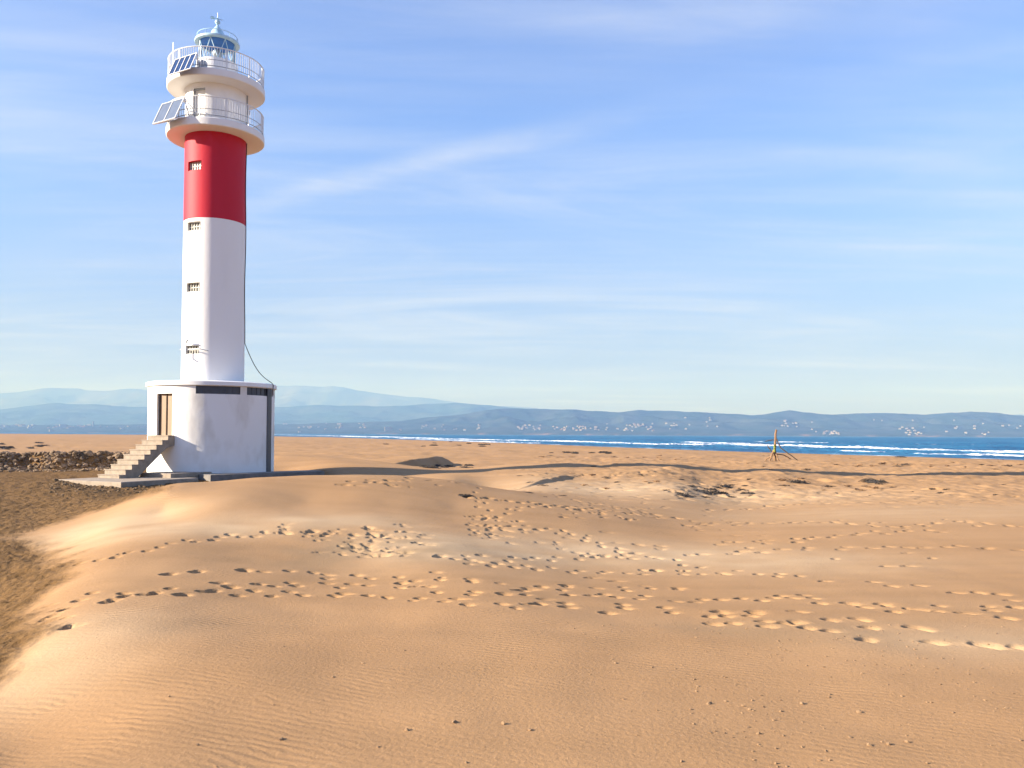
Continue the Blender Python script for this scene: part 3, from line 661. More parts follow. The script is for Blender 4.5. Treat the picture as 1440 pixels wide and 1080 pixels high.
# ================================================================== LIGHTHOUSE
AX = at(298.5, 609, 38.0); AX = (float(AX[0]), 38.0)
LH = empty('lighthouse', (AX[0], AX[1], 0), 'tall white lighthouse with a broad red band and two railed galleries', 'lighthouse')
ul = math.hypot(*AX); U = (-AX[0] / ul, -AX[1] / ul); RT = (-U[1], U[0])     # towards the viewer / to the viewer's right
def nrm(phi): c, s = math.cos(R(phi)), math.sin(R(phi)); return (c * U[0] + s * RT[0], c * U[1] + s * RT[1])
def cp(r, phi, z): n = nrm(phi); return (n[0] * r, n[1] * r, z)
def wall_with_openings(Rr, z0, z1, ops, depth, taper=0.0, nseg=120):
    """cylinder wall, rectangular openings cut out, with reveals"""
    b = MB(); ph = set(np.linspace(-180, 180, nseg + 1).round(4)); zs = {z0, z1}
    for z in np.arange(z0, z1, 1.2): zs.add(round(float(z), 3))
    for a0, a1, c0, c1 in ops:
        for q in list(ph):
            if a0 - .9 < q < a0 + .9 or a1 - .9 < q < a1 + .9: ph.discard(q)
        ph |= {a0, a1}; zs |= {c0, c1}
    if -180.0 not in ph: ph.add(-180.0)
    if 180.0 not in ph: ph.add(180.0)
    ph = sorted(ph); zs = sorted(zs)
    rad = lambda z: Rr - taper * (z - z0)
    for i in range(len(ph) - 1):
        for j in range(len(zs) - 1):
            pm = (ph[i] + ph[i + 1]) / 2; zm = (zs[j] + zs[j + 1]) / 2
            if any(a0 < pm < a1 and c0 < zm < c1 for a0, a1, c0, c1 in ops): continue
            b.add([cp(rad(zs[j]), ph[i], zs[j]), cp(rad(zs[j]), ph[i + 1], zs[j]), cp(rad(zs[j + 1]), ph[i + 1], zs[j + 1]), cp(rad(zs[j + 1]), ph[i], zs[j + 1])], [(0, 1, 2, 3)], True)
    for a0, a1, c0, c1 in ops:
        mid = (a0 + a1) / 2; n = nrm(mid)
        aa = [a0] + [p for p in ph if a0 < p < a1] + [a1]
        def inn(p, z):
            q = cp(rad(z), p, z); return (q[0] - n[0] * depth, q[1] - n[1] * depth, z)
        for p in (a0, a1): b.add([cp(rad(c0), p, c0), inn(p, c0), inn(p, c1), cp(rad(c1), p, c1)], [(0, 1, 2, 3)])
        for z in (c0, c1):
            for p, q in zip(aa[:-1], aa[1:]): b.add([cp(rad(z), p, z), cp(rad(z), q, z), inn(q, z), inn(p, z)], [(0, 1, 2, 3)])
    # merge doubles
    key = {}; idx = []; nv = []
    for v in b.v:
        k = tuple(round(c, 4) for c in v)
        if k not in key: key[k] = len(nv); nv.append(v)
        idx.append(key[k])
    b.v = nv; b.f = [tuple(idx[i] for i in f) for f in b.f]
    return b
def arc_panel(b, r0, r1, a0, a1, z0, z1, n=10):
    P = np.linspace(a0, a1, n); vs = []; fs = []
    for p in P: vs += [cp(r0, p, z0), cp(r1, p, z0), cp(r1, p, z1), cp(r0, p, z1)]
    for i in range(n - 1):
        for k in range(4): fs.append((i * 4 + k, i * 4 + 4 + k, i * 4 + 4 + (k + 1) % 4, i * 4 + (k + 1) % 4))
    fs += [(0, 1, 2, 3), (n * 4 - 1, n * 4 - 2, n * 4 - 3, n * 4 - 4)]
    b.add(vs, fs)
DR = 2.70; DZ1 = 3.93
DOOR = (-56.0, -36.5, 1.78, 3.57)
STR1 = (-14.5, 24.5, 3.56, 3.90); STR2 = (31.0, 73.0, 3.56, 3.90); GUT = (57.5, 66.5, 0.0, 3.56); STR3 = (77.5, 86, 3.46, 3.90)
dw = wall_with_openings(DR, -0.4, DZ1, [DOOR, STR1, STR2, STR3], .16)
M_BASE = mat('stained_whitewash', (0.80, 0.785, 0.755), .8, 0.35, .9, col2=(0.60, 0.56, 0.50), bump=0.012, bscale=3.0, stretch=(1, 1, .5), lo=.52, hi=.74)
base = dw.build('round_base', M_BASE, LH)
b = MB(); b.lathe([(0.0, 4.15), (2.70, 4.13), (2.79, 4.09), (2.79, 3.93), (2.66, 3.925)], 120); cap = b.build('base_roof', M_WHITE, LH)
for s in (STR1, STR2, STR3):
    b = MB(); arc_panel(b, DR - .17, DR - .05, s[0] - .3, s[1] + .3, s[2] - .02, s[3] + .02); o = b.build('window_strip', M_DARK, LH)
    b = MB(); n = max(2, int((s[1] - s[0]) / 6))
    for k in range(1, n): arc_panel(b, DR - .05, DR - .03, s[0] + (s[1] - s[0]) * k / n - .25, s[0] + (s[1] - s[0]) * k / n + .25, s[2], s[3], 2)
    b.build('mullion', M_DARK, o)
b = MB(); arc_panel(b, DR + .004, DR + .035, 57.5, 66.5, 0.02, 3.90, 4); b.build('dark_downpipe', M_DARK, LH)
# stain and patched plaster, its own thin raised skin on the base
M_STAIN = mat('patched_plaster', (0.58, 0.56, 0.52), .9, .3, 3, bump=.01, bscale=8)
def blob(pts, r):
    b = MB(); vs = [cp(r, p, z) for p, z in pts]; m_ = (sum(p for p, z in pts) / len(pts), sum(z for p, z in pts) / len(pts))
    vs.append(cp(r + .004, *m_)); n = len(pts); b.add(vs, [(i, (i + 1) % n, n) for i in range(n)], True); return b
# door
n = nrm(-46.2)
db = MB(); cxy = cp(DR - .19, -46.2, 0); rotz = math.atan2(n[1], n[0]) + math.pi / 2
db.box((cxy[0], cxy[1], 2.66), (1.0, .05, 1.86), rotz); door = db.build('door', M_DOOR, LH)
db = MB(); q = cp(DR - .15, -46.2, 0); tx = (-n[1], n[0])
for o_, w_, h_, zz in ((-.40, .05, 1.8, 2.67), (.40, .05, 1.8, 2.67), (0, .04, 1.8, 2.67)):
    db.box((q[0] + tx[0] * o_, q[1] + tx[1] * o_, zz), (w_, .04, h_), rotz)
db.build('door_frame', M_WOOD2, door)
# staircase: a suspended concrete flight running out from the door
S = n; SW = 1.22
sb = MB(); NST = 9; rise = 1.76 / NST; run = .292; start = DR - .05; land = .34
prof = []; zt = 1.76; x = start
top = [(x, zt)]; x += land; top.append((x, zt))
for k in range(NST - 1):
    zt -= rise; top.append((x, zt)); x += run; top.append((x, zt))
top.append((x, -.1))
bot = [(x - .62, -.1)]
slope = rise / run
bx_, bz_ = start + .42, 1.76 - .50
bot += [(bx_, bz_), (start, bz_ + .12)]
pr = top + bot
vs = []
for sgn in (-1, 1):
    for (d_, z_) in pr: vs.append((S[0] * d_ + tx[0] * sgn * SW / 2, S[1] * d_ + tx[1] * sgn * SW / 2, z_))
m_ = len(pr); fs = [(i, (i + 1) % m_, m_ + (i + 1) % m_, m_ + i) for i in range(m_)] + [tuple(range(m_)), tuple(range(2 * m_ - 1, m_ - 1, -1))]
sb.add(vs, fs)
stair = sb.build('staircase', M_CONC, LH)
tb = MB()
zt = 1.76; x = start + .02; sp = [(x, x + land + .015 - .02, zt)]; x = start + land
for k in range(NST - 1): zt -= rise; sp.append((x + .004, x + run + .02, zt)); x += run
for a_, c_, z_ in sp:
    mid = (a_ + c_) / 2; tb.box((S[0] * mid, S[1] * mid, z_ + .022), (SW + .03, c_ - a_, .036), rotz, .006)
tb.build('tread_slab', M_CONC, stair)
# shaft
TR0 = 1.352; TZ0, TZB, TZ1 = 4.12, 11.38, 15.24; TAP = .0022
WIN = [(5.38, 5.75), (8.12, 8.52), (10.83, 11.22), (13.51, 13.92)]
WA = (-60.0, -26.5)
wb = wall_with_openings(TR0, TZ0, TZB, [(WA[0], WA[1], a, c) for a, c in WIN[:3]], .22, TAP); wb.build('white_shaft', M_WHITE, LH)
wb = wall_with_openings(TR0 - TAP * (TZB - TZ0) + .002, TZB, TZ1, [(WA[0], WA[1], *WIN[3])], .22, TAP); red = wb.build('red_shaft', M_RED, LH)
for i, (a, c) in enumerate(WIN):
    wn_ = nrm(-43.2); rw = math.atan2(wn_[1], wn_[0]) + math.pi / 2; tw = (-wn_[1], wn_[0])
    rr_ = TR0 - TAP * (a - TZ0); q = cp(rr_ * .958 - .16, -43.2, 0); w_ = .86; zm = (a + c) / 2
    b = MB(); b.box((q[0], q[1], zm), (w_, .03, c - a + .04), rw); pane = b.build('window', mat('window_pane', (.50, .52, .52) if i == 3 else (.16, .17, .15), .25, .3, 4) if i in (0, 3) else bpy.data.materials['window_pane'], LH)
    b = MB()
    for k in range(6): o_ = -w_ / 2 + .06 + k * (w_ - .12) / 5; b.box((q[0] + tw[0] * o_ + wn_[0] * .035, q[1] + tw[1] * o_ + wn_[1] * .035, zm), (.028, .04, c - a), rw)
    b.box((q[0] + wn_[0] * .03, q[1] + wn_[1] * .03, zm), (w_, .035, .04), rw)
    b.build('window_bars', M_BARS, pane)
# bracket with pole and lamp at the lowest window
b = MB(); wn_ = nrm(-43.2); tw = (-wn_[1], wn_[0]); q = cp(TR0 + .12, -43.2, 5.56)
P = lambda o_, up, out=0: (q[0] + tw[0] * o_ + wn_[0] * out, q[1] + tw[1] * o_ + wn_[1] * out, 5.56 + up)
b.tube([P(-.5, 0), P(.62, .0)], .028); b.tube([P(-.12, -.30, .05), P(-.12, .30, .05)], .026); b.tube([P(-.12, .3, .05), P(.02, .38, .12)], .04)
b.tube([P(.62, 0), cp(TR0 - .03, -8, 5.50)], .02); b.tube([P(-.12, -.3, .05), P(.0, -.38, .1)], .035); b.build('wall_bracket', M_GREY, LH)
# cable
b = MB(); P = []
for z in np.linspace(15.2, 6.0, 24): P.append(cp(TR0 - TAP * (z - TZ0) + .02, 78 + 4 * math.sin(z * 1.3), z))
for t in np.linspace(0, 1, 12)[1:]:
    p0 = np.array(cp(TR0 + .02, 80, 6.0)); p1 = np.array(cp(2.74, 66, 4.17)); q = p0 * (1 - t) + p1 * t; q[2] -= .42 * math.sin(math.pi * t) * (1 - .3 * t); P.append(tuple(q))
P.append(cp(2.815, 65.5, 4.08)); P.append(cp(2.815, 65.3, 3.6)); b.tube(P, .017, 6); b.build('power_cable', M_BLACK, LH)
# galleries
GR = 2.12
def gallery(z0, z1, ceil, name='gallery'):
    b = MB(); b.lathe([(1.30, z1), (GR - .03, z1), (GR, z1 - .03), (GR, z0 + .03), (GR - .03, z0), (1.30, z0)], 120); return b.build(name, ceil, LH)
G1 = gallery(15.22, 15.56, M_WHITE); G2 = gallery(17.38, 17.72, M_WHITE)
UD = (-47.0, -21.0, 15.62, 17.16)
b = wall_with_openings(1.335, 15.56, 17.38, [UD], .14); b.build('watch_room', M_WHITE, LH)
q = cp(1.335 * .975 - .12, -34, 0); un = nrm(-34); b = MB(); b.box((q[0], q[1], 16.4), (.66, .04, 1.6), math.atan2(un[1], un[0]) + math.pi / 2); ud = b.build('gallery_door', mat('door_white', (.74, .72, .66), .5, .2, 3), LH)
b = MB(); ut = (-un[1], un[0])
for o_, w_ in ((-.27, .07), ): b.box((q[0] + ut[0] * o_ + un[0] * .04, q[1] + ut[1] * o_ + un[1] * .04, 16.39), (w_, .05, 1.54), math.atan2(un[1], un[0]) + math.pi / 2)
b.box((q[0] + un[0] * .04, q[1] + un[1] * .04, 17.12), (.6, .05, .08), math.atan2(un[1], un[0]) + math.pi / 2)
b.build('door_frame', M_GREY, ud)
b = MB(); b.tube([cp(1.37, 76, 15.6), cp(1.37, 76, 17.36)], .03); b.tube([cp(1.45, 76, 16.5), cp(1.45, 76, 16.65)], .06); b.build('drain_pipe', M_GREY, LH)
def railing(z, r, h, gap=None):
    b = MB(); n = 116
    for k in range(n):
        p = 360 / n * k
        if gap and gap[0] < (p + 180) % 360 - 180 < gap[1]: continue
        b.tube([cp(r, p, z + .10), cp(r, p, z + h)], .0125, 5, caps=False)
    rl = b.build('railing', M_METAL, LH)
    for zz, t in ((h, .024), (.10, .018), (h * .40, .014)):
        b = MB(); b.tube([cp(r, p, z + zz) for p in np.linspace(-180, 180, 97)[:-1]], t, 6, closed=True); b.build('rail', M_METAL if t > .02 else M_GREY, rl)
    for k in range(12):
        b = MB(); b.tube([cp(r, 30 * k + 11, z - .02), cp(r, 30 * k + 11, z + h)], .024, 6); b.build('post', M_METAL, rl)
railing(15.56, GR - .06, .92); railing(17.72, GR - .06, .92)
# solar panels
def solar(corner_px, Yc, across, up, label, ncol, name='solar_panel', mt=M_PV):
    o0 = np.array(at(*corner_px, Yc)) - np.array((AX[0], AX[1], 0)); A = np.array(across); Bv = np.array(up)
    la = np.linalg.norm(A); lb = np.linalg.norm(Bv); ea = A / la; eb = Bv / lb; en = np.cross(ea, eb)
    b = MB(); b.box((la / 2, lb / 2, 0), (la, lb, .03)); pn = b.build(name, mt, LH)
    mw = Matrix(((ea[0], eb[0], en[0], o0[0]), (ea[1], eb[1], en[1], o0[1]), (ea[2], eb[2], en[2], o0[2]), (0, 0, 0, 1))); pn.matrix_local = mw
    f = MB()
    for k in range(ncol + 1): f.box((la * k / ncol, lb / 2, .012), (.035, lb, .045))
    f.box((la / 2, 0, .012), (la + .03, .035, .044)); f.box((la / 2, lb, .012), (la + .03, .035, .044))
    f.build('panel_frame', M_METAL, pn)
    pn['label'] = label
    return o0, A, Bv
M_PV2 = mat('pale_solar_glass', (.13, .16, .22), .14, .25, 3)
ed = np.array((0.87, -0.493, 0.0)); bk = np.array((0.493, 0.87, 0))
o0, A, Bv = solar((215.5, 174.5), 36.3, ed * 1.42, bk * .46 + np.array((0, 0, 1.02)), 'pair of pale grey solar panels jutting from the lower gallery', 2, mt=M_PV2)
b = MB(); c = [o0, o0 + A, o0 + Bv, o0 + A + Bv]
foot = [cp(GR - .1, -62, 15.58), cp(GR - .1, -34, 15.58)]
for e_, f_ in ((c[0], foot[0]), (c[1], foot[1])): b.tube([tuple(e_), (f_[0], f_[1], 15.60)], .026, 6)
for e_, f_ in ((c[2], foot[0]), (c[3], foot[1])): b.tube([tuple(e_), (f_[0] * .97, f_[1] * .97, 15.58)], .024, 6)
b.tube([tuple(c[2]), tuple(c[3])], .024, 6); b.tube([tuple(c[0]), tuple(c[1])], .024, 6)
b.tube([tuple(c[3]), cp(1.45, -20, 15.58)], .022, 6)
b.build('panel_bracket', M_METAL, LH)
o0, A, Bv = solar((237.5, 106), 35.9, ed * 1.36, bk * .34 + np.array((0, 0, .80)), 'dark blue solar panel on the upper gallery', 4)
b = MB(); c = [o0, o0 + A, o0 + Bv, o0 + A + Bv]
for e_, f_ in ((c[2], -70), (c[3], -30)): b.tube([tuple(e_), cp(1.55, f_, 17.72)], .022, 6)
b.build('panel_bracket', M_METAL, LH)
b = MB(); b.tube([cp(GR - .06, -62, 17.7), cp(GR - .06, -62, 19.05)], .016, 6); b.build('antenna_rod', M_GREY, LH)
# lamp drum beside pedestal
b = MB(); b.lathe([(0, 17.74), (.22, 17.74), (.24, 17.80), (.24, 18.14), (.20, 18.2), (0, 18.22)], 24, cp(1.55, -24, 0)[:2]); b.build('equipment_drum', M_GREY, LH)
# lantern
b = MB(); b.lathe([(.92, 17.72), (.92, 18.45), (.90, 18.62), (.90, 18.72), (.80, 18.74), (0, 18.74)], 64); b.build('lantern_pedestal', M_WHITE, LH)
LRr = .80
b = MB(); b.lathe([(LRr, 18.74), (LRr, 19.66)], 64); gl = b.build('lantern_glass', M_GLASS, LH)
b = MB()
for k in range(8):
    p0, p1 = 45 * k + 2, 45 * (k + 1) + 2
    b.tube([cp(LRr + .01, p0, 18.74), cp(LRr + .01, (p0 + p1) / 2, 19.66)], .020, 6); b.tube([cp(LRr + .01, p1, 18.74), cp(LRr + .01, (p0 + p1) / 2, 19.66)], .020, 6)
b.build('glazing_bars', M_ROOF, LH)
b = MB(); b.lathe([(0, 19.70), (.78, 19.64), (.80, 19.655)], 64); b.build('lantern_ceiling', M_BLUE, LH)
b = MB(); b.lathe([(.78, 19.66), (.97, 19.66), (.985, 19.70), (.97, 19.76), (.86, 19.80), (.55, 19.92), (.36, 20.04), (.30, 20.13), (.26, 20.25), (.16, 20.40), (.07, 20.52), (.05, 20.56)], 64); rf = b.build('lantern_roof', M_ROOF, LH)
b = MB(); b.tube([cp(.88, p, 20.0) for p in np.linspace(0, 360, 49)[:-1]], .015, 6, closed=True)
for k in range(10): b.tube([cp(.88, 36 * k, 19.76), cp(.88, 36 * k, 20.0)], .012, 5)
b.build('roof_rail', M_ROOF, rf)
b = MB(); b.lathe([(.03, 20.54), (.05, 20.60), (.11, 20.66), (.12, 20.72), (.09, 20.79), (.03, 20.82), (.025, 20.95)], 20); b.tube([(0, 0, 20.9), (0, 0, 21.15)], .014, 6)
b.tube([cp(.26, -80, 20.86), cp(.22, 100, 20.86)], .018, 6); b.tube([cp(.18, 10, 20.92), cp(.18, 190, 20.92)], .015, 6); b.box((RT[0] * -.22, RT[1] * -.22, 20.88), (.16, .02, .12), math.atan2(RT[1], RT[0])); b.build('weather_vane', M_ROOF, rf)
b = MB(); b.lathe([(0, 18.76), (.14, 18.76), (.14, 18.92), (.09, 18.98), (.09, 19.05), (.16, 19.10), (.20, 19.18), (.20, 19.32), (.15, 19.40), (0, 19.44)], 24); b.build('lamp', M_GREY, LH)
# foundation
fb = MB()
def slab_pts(corner, e1, l1, e2, l2, z0, z1, bev=.02):
    c = np.array(corner); e1 = np.array(e1); e2 = np.array(e2); q = [c, c + e1 * l1, c + e1 * l1 + e2 * l2, c + e2 * l2]; ctr = sum(q) / 4
    vs = []
    for z, k in ((z0, 1), (z1 - bev, 1), (z1, 1 - bev / 1.2)):
        for p in q: pp = ctr + (p - ctr) * k; vs.append((pp[0], pp[1], z))
    fs = [(0, 1, 2, 3), (8, 9, 10, 11)]
    for k in range(2):
        for i in range(4): fs.append((k * 4 + i, k * 4 + (i + 1) % 4, k * 4 + 4 + (i + 1) % 4, k * 4 + 4 + i))
    return vs, fs
def slab(name, corner, e1, l1, e2, l2, z0, z1, m, label):
    b = MB(); vs, fs = slab_pts(corner, e1, l1, e2, l2, z0, z1); b.add(vs, fs); o = b.build(name, m); return tag(o, label, 'concrete slab')
eL = np.array((-tx[0], -tx[1])) if tx[0] > 0 else np.array(tx); eB = np.array((-S[0], -S[1]))
A2 = at_z(170, 687, -.13)[:2]
slab('concrete_slab', A2, eL, 3.6, eB, 3.6, -.35, .10, M_CONC, 'wide grey concrete platform at the foot of the lighthouse stairs')
A3 = at_z(240, 671.5, .12)[:2]
slab('concrete_plinth', A3, eL, 1.75, eB, 2.6, .0, .27, M_CONC, 'small raised concrete block under the stairs against the round base')
A4 = at_z(296, 676.5, -.05)[:2]
slab('concrete_slab', A4, (.66, .75), 5.6, (-.75, .66), 1.1, -.35, .20, M_CONCG, 'long low concrete slab running right from the lighthouse base')

# ================================================================== driftwood post
g = ground(1091, 648.5); DW = empty('driftwood_post', tuple(g), 'upright driftwood post with leaning branches standing alone on the beach by the sea', 'driftwood')
s_ = g[1] / FPX
def L(px, py, dy=0): p = at(px, py, g[1] + dy); return (p[0] - g[0], p[1] - g[1], p[2] - g[2])
def stick(name, pts, r, m, parent, seed=0):
    b = MB(); P = [np.array(p, float) for p in pts]; Q = []; rad = []
    n_ = 10
    L_ = np.linspace(0, len(P) - 1, n_); rs = np.random.default_rng(seed)
    for k, t in enumerate(L_):
        j = min(int(t), len(P) - 2); f = t - j; q = P[j] * (1 - f) + P[j + 1] * f + rs.normal(0, r[0] * .22, 3); Q.append(tuple(q)); rad.append(r[0] + (r[1] - r[0]) * k / (n_ - 1))
    b.tube(Q, rad, 7); return b.build(name, m, parent)
stick('post', [L(1090.5, 651), L(1089.5, 630), L(1092, 604.5)], (.15, .10), M_WOOD, DW, 1)
stick('leaning_branch', [L(1092, 617, -.05), L(1098, 630, -.3), L(1113, 641, -.6), L(1129, 653, -.9)], (.06, .05), M_WOOD2, DW, 2)
stick('branch', [L(1079, 626, .1), L(1084, 634, .1), L(1090, 639, 0)], (.05, .07), M_WOOD2, DW, 3)
stick('root', [L(1088, 634), L(1084, 643, -.4), L(1081, 652, -.6)], (.11, .07), M_WOOD, DW, 4)
stick('root', [L(1090, 636), L(1094, 645, -.4), L(1099, 652, -.5)], (.09, .05), M_WOOD, DW, 5)
stick('root', [L(1087, 640), L(1078, 645, .3), L(1074, 652, .4)], (.07, .04), M_WOOD, DW, 6)
stick('root', [L(1090, 638), L(1103, 640, .5), L(1112, 645, .8)], (.07, .04), M_WOOD, DW, 7)
stick('netting_wrap', [L(1089.2, 625, -.12), L(1088.8, 637, -.12)], (.10, .11), M_ROPE, DW, 8)
stick('branch', [L(1076, 620.5, .2), L(1088, 618.5, .0)], (.04, .05), M_WOOD2, DW, 9)

# ================================================================== debris on the beach
def twig_mesh(seed):
    rs = np.random.default_rng(seed); b = MB()
    for k in range(rs.integers(2, 5)):
        a = rs.uniform(-.6, .6); l = rs.uniform(.35, .8); o_ = rs.normal(0, .12, 2); P = []
        for t in np.linspace(-1, 1, 6): P.append((o_[0] + l * t * math.cos(a) * .6, o_[1] + l * t * math.sin(a) * .6 + rs.normal(0, .03), .05 + abs(rs.normal(0, .05)) + .03 * k))
        b.tube(P, [.02, .035, .045, .04, .03, .018], 6)
    return b
def weed_mesh(seed):
    rs = np.random.default_rng(seed); b = MB(); nu, nv = 26, 8; vs = []
    for i in range(nv):
        f = i / (nv - 1)
        for k in range(nu):
            a = 2 * math.pi * k / nu; rr_ = (1 - f ** 1.6) * (.42 + .14 * math.sin(2 * a + seed) + .10 * math.sin(5 * a + seed * 2) + rs.normal(0, .035))
            vs.append((rr_ * math.cos(a) * 1.3, rr_ * math.sin(a) * .8, f * .20 * (1 + rs.normal(0, .2)) - .02))
    fs = [(i * nu + k, i * nu + (k + 1) % nu, (i + 1) * nu + (k + 1) % nu, (i + 1) * nu + k) for i in range(nv - 1) for k in range(nu)]
    b.add(vs, fs)
    for k in range(16):
        a = rs.uniform(0, 6.28); r0 = rs.uniform(.1, .4); b.tube([(r0 * math.cos(a), r0 * math.sin(a), .08), ((r0 + .18) * math.cos(a + .3), (r0 + .14) * math.sin(a + .3), .16 + rs.uniform(0, .08)), ((r0 + .36) * math.cos(a + .5), (r0 + .28) * math.sin(a + .5), .03)], [.02, .018, .01], 5)
    return b
TW = []; WD = []
for k in range(5):
    o = twig_mesh(100 + k).build('driftwood_scrap', M_WOOD2 if k % 2 else M_WOOD); TW.append(o.data); bpy.data.objects.remove(o)
    o = weed_mesh(200 + k).build('seaweed_clump', M_WEED); WD.append(o.data); bpy.data.objects.remove(o)
def debris(kind, px, py, s, label, group=None):
    g = ground(px, py); ms = TW if kind == 'twig' else WD
    o = bpy.data.objects.new('driftwood_scrap' if kind == 'twig' else 'seaweed_clump', ms[rng.integers(5)]); COL.objects.link(o)
    o.location = (g[0], g[1], g[2] - .015); o.rotation_euler.z = rng.uniform(-.6, .6) + (math.pi if rng.random() < .5 else 0); o.scale = (s * rng.uniform(.8, 1.3), s * rng.uniform(.7, 1.1), s * rng.uniform(.6, 1.1))
    return tag(o, label, 'driftwood' if kind == 'twig' else 'seaweed', group)
def scatter(kind, n, x0, x1, y0, y1, s0, s1, label, group):
    for k in range(n): debris(kind, rng.uniform(x0, x1), rng.uniform(y0, y1), rng.uniform(s0, s1), label, group)
scatter('weed', 12, 740, 872, 636, 638.5, .5, 1.0, 'small dark seaweed clump in the thin wrack row left of the driftwood post', 'wrack row on the mid beach')
scatter('twig', 10, 690, 960, 641, 648, .5, 1.0, 'driftwood scrap on the sand behind the long shaded dune edge', 'scraps behind the long dune')
scatter('weed', 8, 590, 665, 655, 658, .35, .7, 'dark wrack scrap beside the hollow of the shaded dune', 'wrack beside the shaded dune')
scatter('twig', 14, 1180, 1440, 653, 657, .5, 1.0, 'driftwood scrap on the upper beach right of the driftwood post', 'scraps on the right beach')
scatter('weed', 10, 540, 700, 621, 628, .8, 1.8, 'dark wrack patch far off on the beach by the surf', 'far wrack patches')
scatter('weed', 8, 0, 60, 622, 634, .8, 1.8, 'dark wrack patch on the far sand at the left edge', 'wrack at the left edge')
scatter('twig', 16, 1090, 1270, 672, 690, .3, .6, 'driftwood scrap in the rough sand belt below the driftwood post', 'scraps in the rough belt')
scatter('weed', 12, 960, 1060, 682, 700, .25, .5, 'small dark wrack lump in the rough sand left of the belt', 'wrack in the rough belt')
scatter('twig', 10, 760, 930, 660, 688, .25, .5, 'thin twig on the sand in front of the long shaded dune edge', 'twigs before the long dune')
scatter('weed', 34, 960, 1440, 672, 700, .10, .28, 'tiny dark wrack scrap in the rough belt across the right beach', 'tiny scraps of the rough belt')
scatter('weed', 26, 640, 1000, 640, 700, .12, .28, 'tiny dark wrack scrap around the long tower shadow', 'tiny scraps round the tower shadow')
scatter('twig', 26, 1000, 1440, 638, 662, .25, .6, 'small driftwood scrap between the tower shadow and the surf', 'scraps between shadow and surf')
debris('weed', 990, 693, .75, 'largest dark wrack heap in the rough sand left of the post')
debris('weed', 1121, 679, .7, 'dark wrack heap directly below the driftwood post')
debris('weed', 1230, 678, .8, 'dark wrack heap lying right of and below the driftwood post')
debris('weed', 1266, 643, 1.0, 'lone dark wrack lump near the water right of the post')

# crumbs of sand over the right foreground
def clods(name, spots, m):
    V = []; Fc = []
    ico = [(0, 0, 1)] + [(.894 * math.cos(a), .894 * math.sin(a), .447) for a in np.arange(5) * 1.2566] + [(.894 * math.cos(a + .628), .894 * math.sin(a + .628), -.447) for a in np.arange(5) * 1.2566] + [(0, 0, -1)]
    fc = [(0, 1 + i, 1 + (i + 1) % 5) for i in range(5)] + [(1 + i, 6 + i, 1 + (i + 1) % 5) for i in range(5)] + [(1 + (i + 1) % 5, 6 + i, 6 + (i + 1) % 5) for i in range(5)] + [(11, 6 + (i + 1) % 5, 6 + i) for i in range(5)]
    ico = np.array(ico)
    for (x, y, z, s, sq) in spots:
        q = ico * s * rng.uniform(.6, 1.35, (12, 1)) * np.array((rng.uniform(.8, 1.6), rng.uniform(.8, 1.4), sq)); a = rng.uniform(0, 6.28)
        q = np.c_[q[:, 0] * math.cos(a) - q[:, 1] * math.sin(a), q[:, 0] * math.sin(a) + q[:, 1] * math.cos(a), q[:, 2]] + np.array((x, y, z + s * .2))
        b = len(V) * 12; V.append(q); Fc += [(b + i, b + j, b + k) for i, j, k in fc]
    o = mesh_np(name, np.vstack(V), np.array(Fc), m, False); o['kind'] = 'stuff'; return o
def gz(X, Y):
    """height of the finished ground mesh"""
    rr_ = math.hypot(X, Y); t = math.atan2(X, Y); i = int(np.searchsorted(rows, rr_)) - 1; j = int((t - T0) / dth) + 60
    f = (rr_ - rows[i]) / (rows[i + 1] - rows[i]); j = max(0, min(nT - 2, j)); return GH2[i, j] * (1 - f) + GH2[i + 1, j] * f
sp = []
M_CLOD = mat('sand_crumb', (0.2632, 0.1645, 0.0855), .95, .4, 30)
while len(sp) < 620:
    y = rng.uniform(3.6, 7.6); x = rng.uniform(-.4, .75) * y
    dens = sstep(-.05, .35, x / y) * (.25 + .75 * sstep(-.2, .35, float(vnoise(np.array([x / .9]), np.array([y / .7]), 88)[0]))) + .05
    if rng.random() > dens: continue
    s = .0055 * math.exp(rng.normal(0, .5)); sp.append((x, y, gz(x, y), min(s, .009), .7))
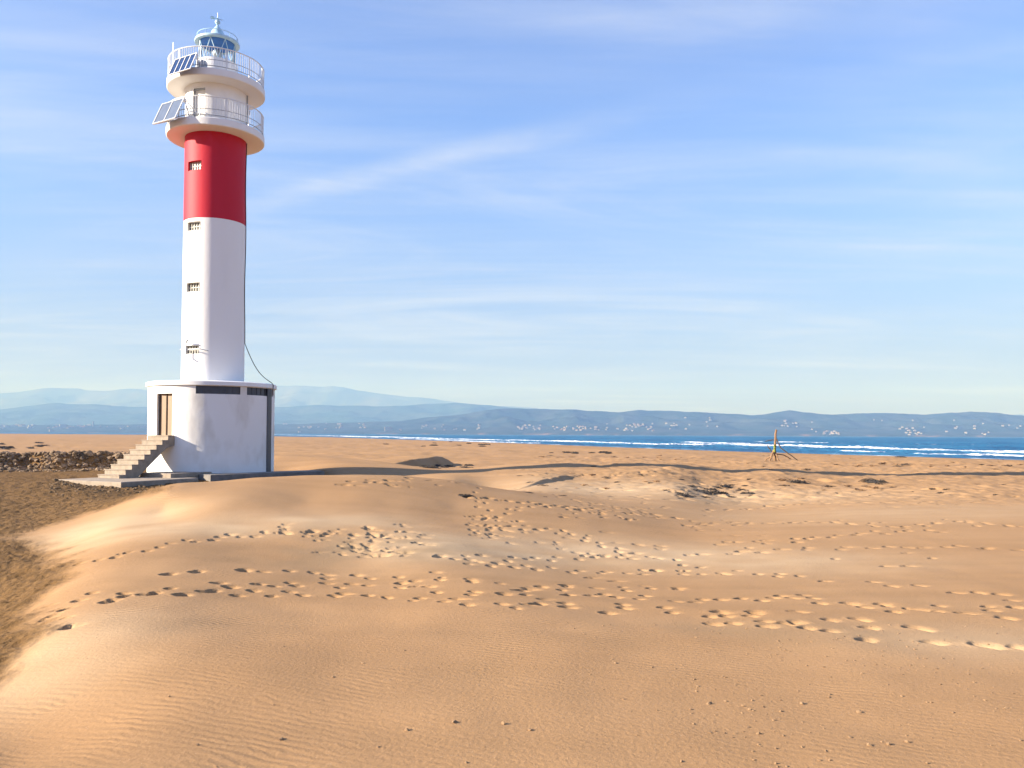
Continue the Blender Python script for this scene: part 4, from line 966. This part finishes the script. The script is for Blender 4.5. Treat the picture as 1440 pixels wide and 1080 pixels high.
for (px, py, s) in ((1208,1002,0.015),(640,1016,.014),(1276,1044,.012),(1222,1048,.014),(1250,1047,.013),(708,1018,.013),(745,1027,.012),(572,1027,.014),(1128,990,.014),(997,990,.016),(1067,1032,.013),(238,980,.008),(278,1048,.009),(396,1040,.012)):
    g = ground(px, py); sp.append((g[0], g[1], gz(g[0], g[1]), s, .8))
clods('sand_crumbs', sp, M_CLOD)
# broken lumps of the eroded bank
sp = []
for k in range(2600):
    t = rng.uniform(0, 1); px = -120 + 305 * t; Xb = (px - 720) / FPX * 40
    x = Xb + rng.normal(0, .2); y0 = np.interp(x, BANK[:5, 0], BANK[:5, 1]); y = y0 - .1 + rng.normal(0, .45)
    z = float(height(np.array([x]), np.array([y]))[0]); sp.append((x, y, z, min(.14, .05 * math.exp(rng.normal(0, .5))), .8))
clods('rubble', sp, M_BRICKS)
sp = []
for k in range(700):
    g = ground(rng.uniform(70, 260), 676 + abs(rng.normal(0, 9)))
    if g[1] > 33 or g[1] < 20: continue
    if np.hypot(g[0] - AX[0], g[1] - AX[1]) < 3.5: continue
    sp.append((g[0], g[1], gz(g[0], g[1]), .028 * math.exp(rng.normal(0, .45)), .7))
clods('pebbles', sp, mat('dark_pebble', (0.16, 0.10, 0.046), .9, .5, 8))

# ================================================================== haze
b = MB(); X0, Y0_, Z0_ = 27000, -3000, -5.2
b.box((0, 11450, (Z0_ + 1450) / 2), (2 * X0, 28400, 1450 - Z0_))
m = bpy.data.materials.new('haze_air'); m.use_nodes = True; nd = m.node_tree.nodes; lk = m.node_tree.links; nd.clear()
o_ = nd.new('ShaderNodeOutputMaterial'); pv = nd.new('ShaderNodeVolumePrincipled'); pv.inputs['Color'].default_value = (.17, .32, .75, 1); pv.inputs['Absorption Color'].default_value = (.84, .76, 0, 1); pv.inputs['Density'].default_value = 1.3e-4; pv.inputs['Anisotropy'].default_value = 0.0
lk.new(pv.outputs[0], o_.inputs['Volume'])
hz = b.build('haze', m); hz['kind'] = 'stuff'
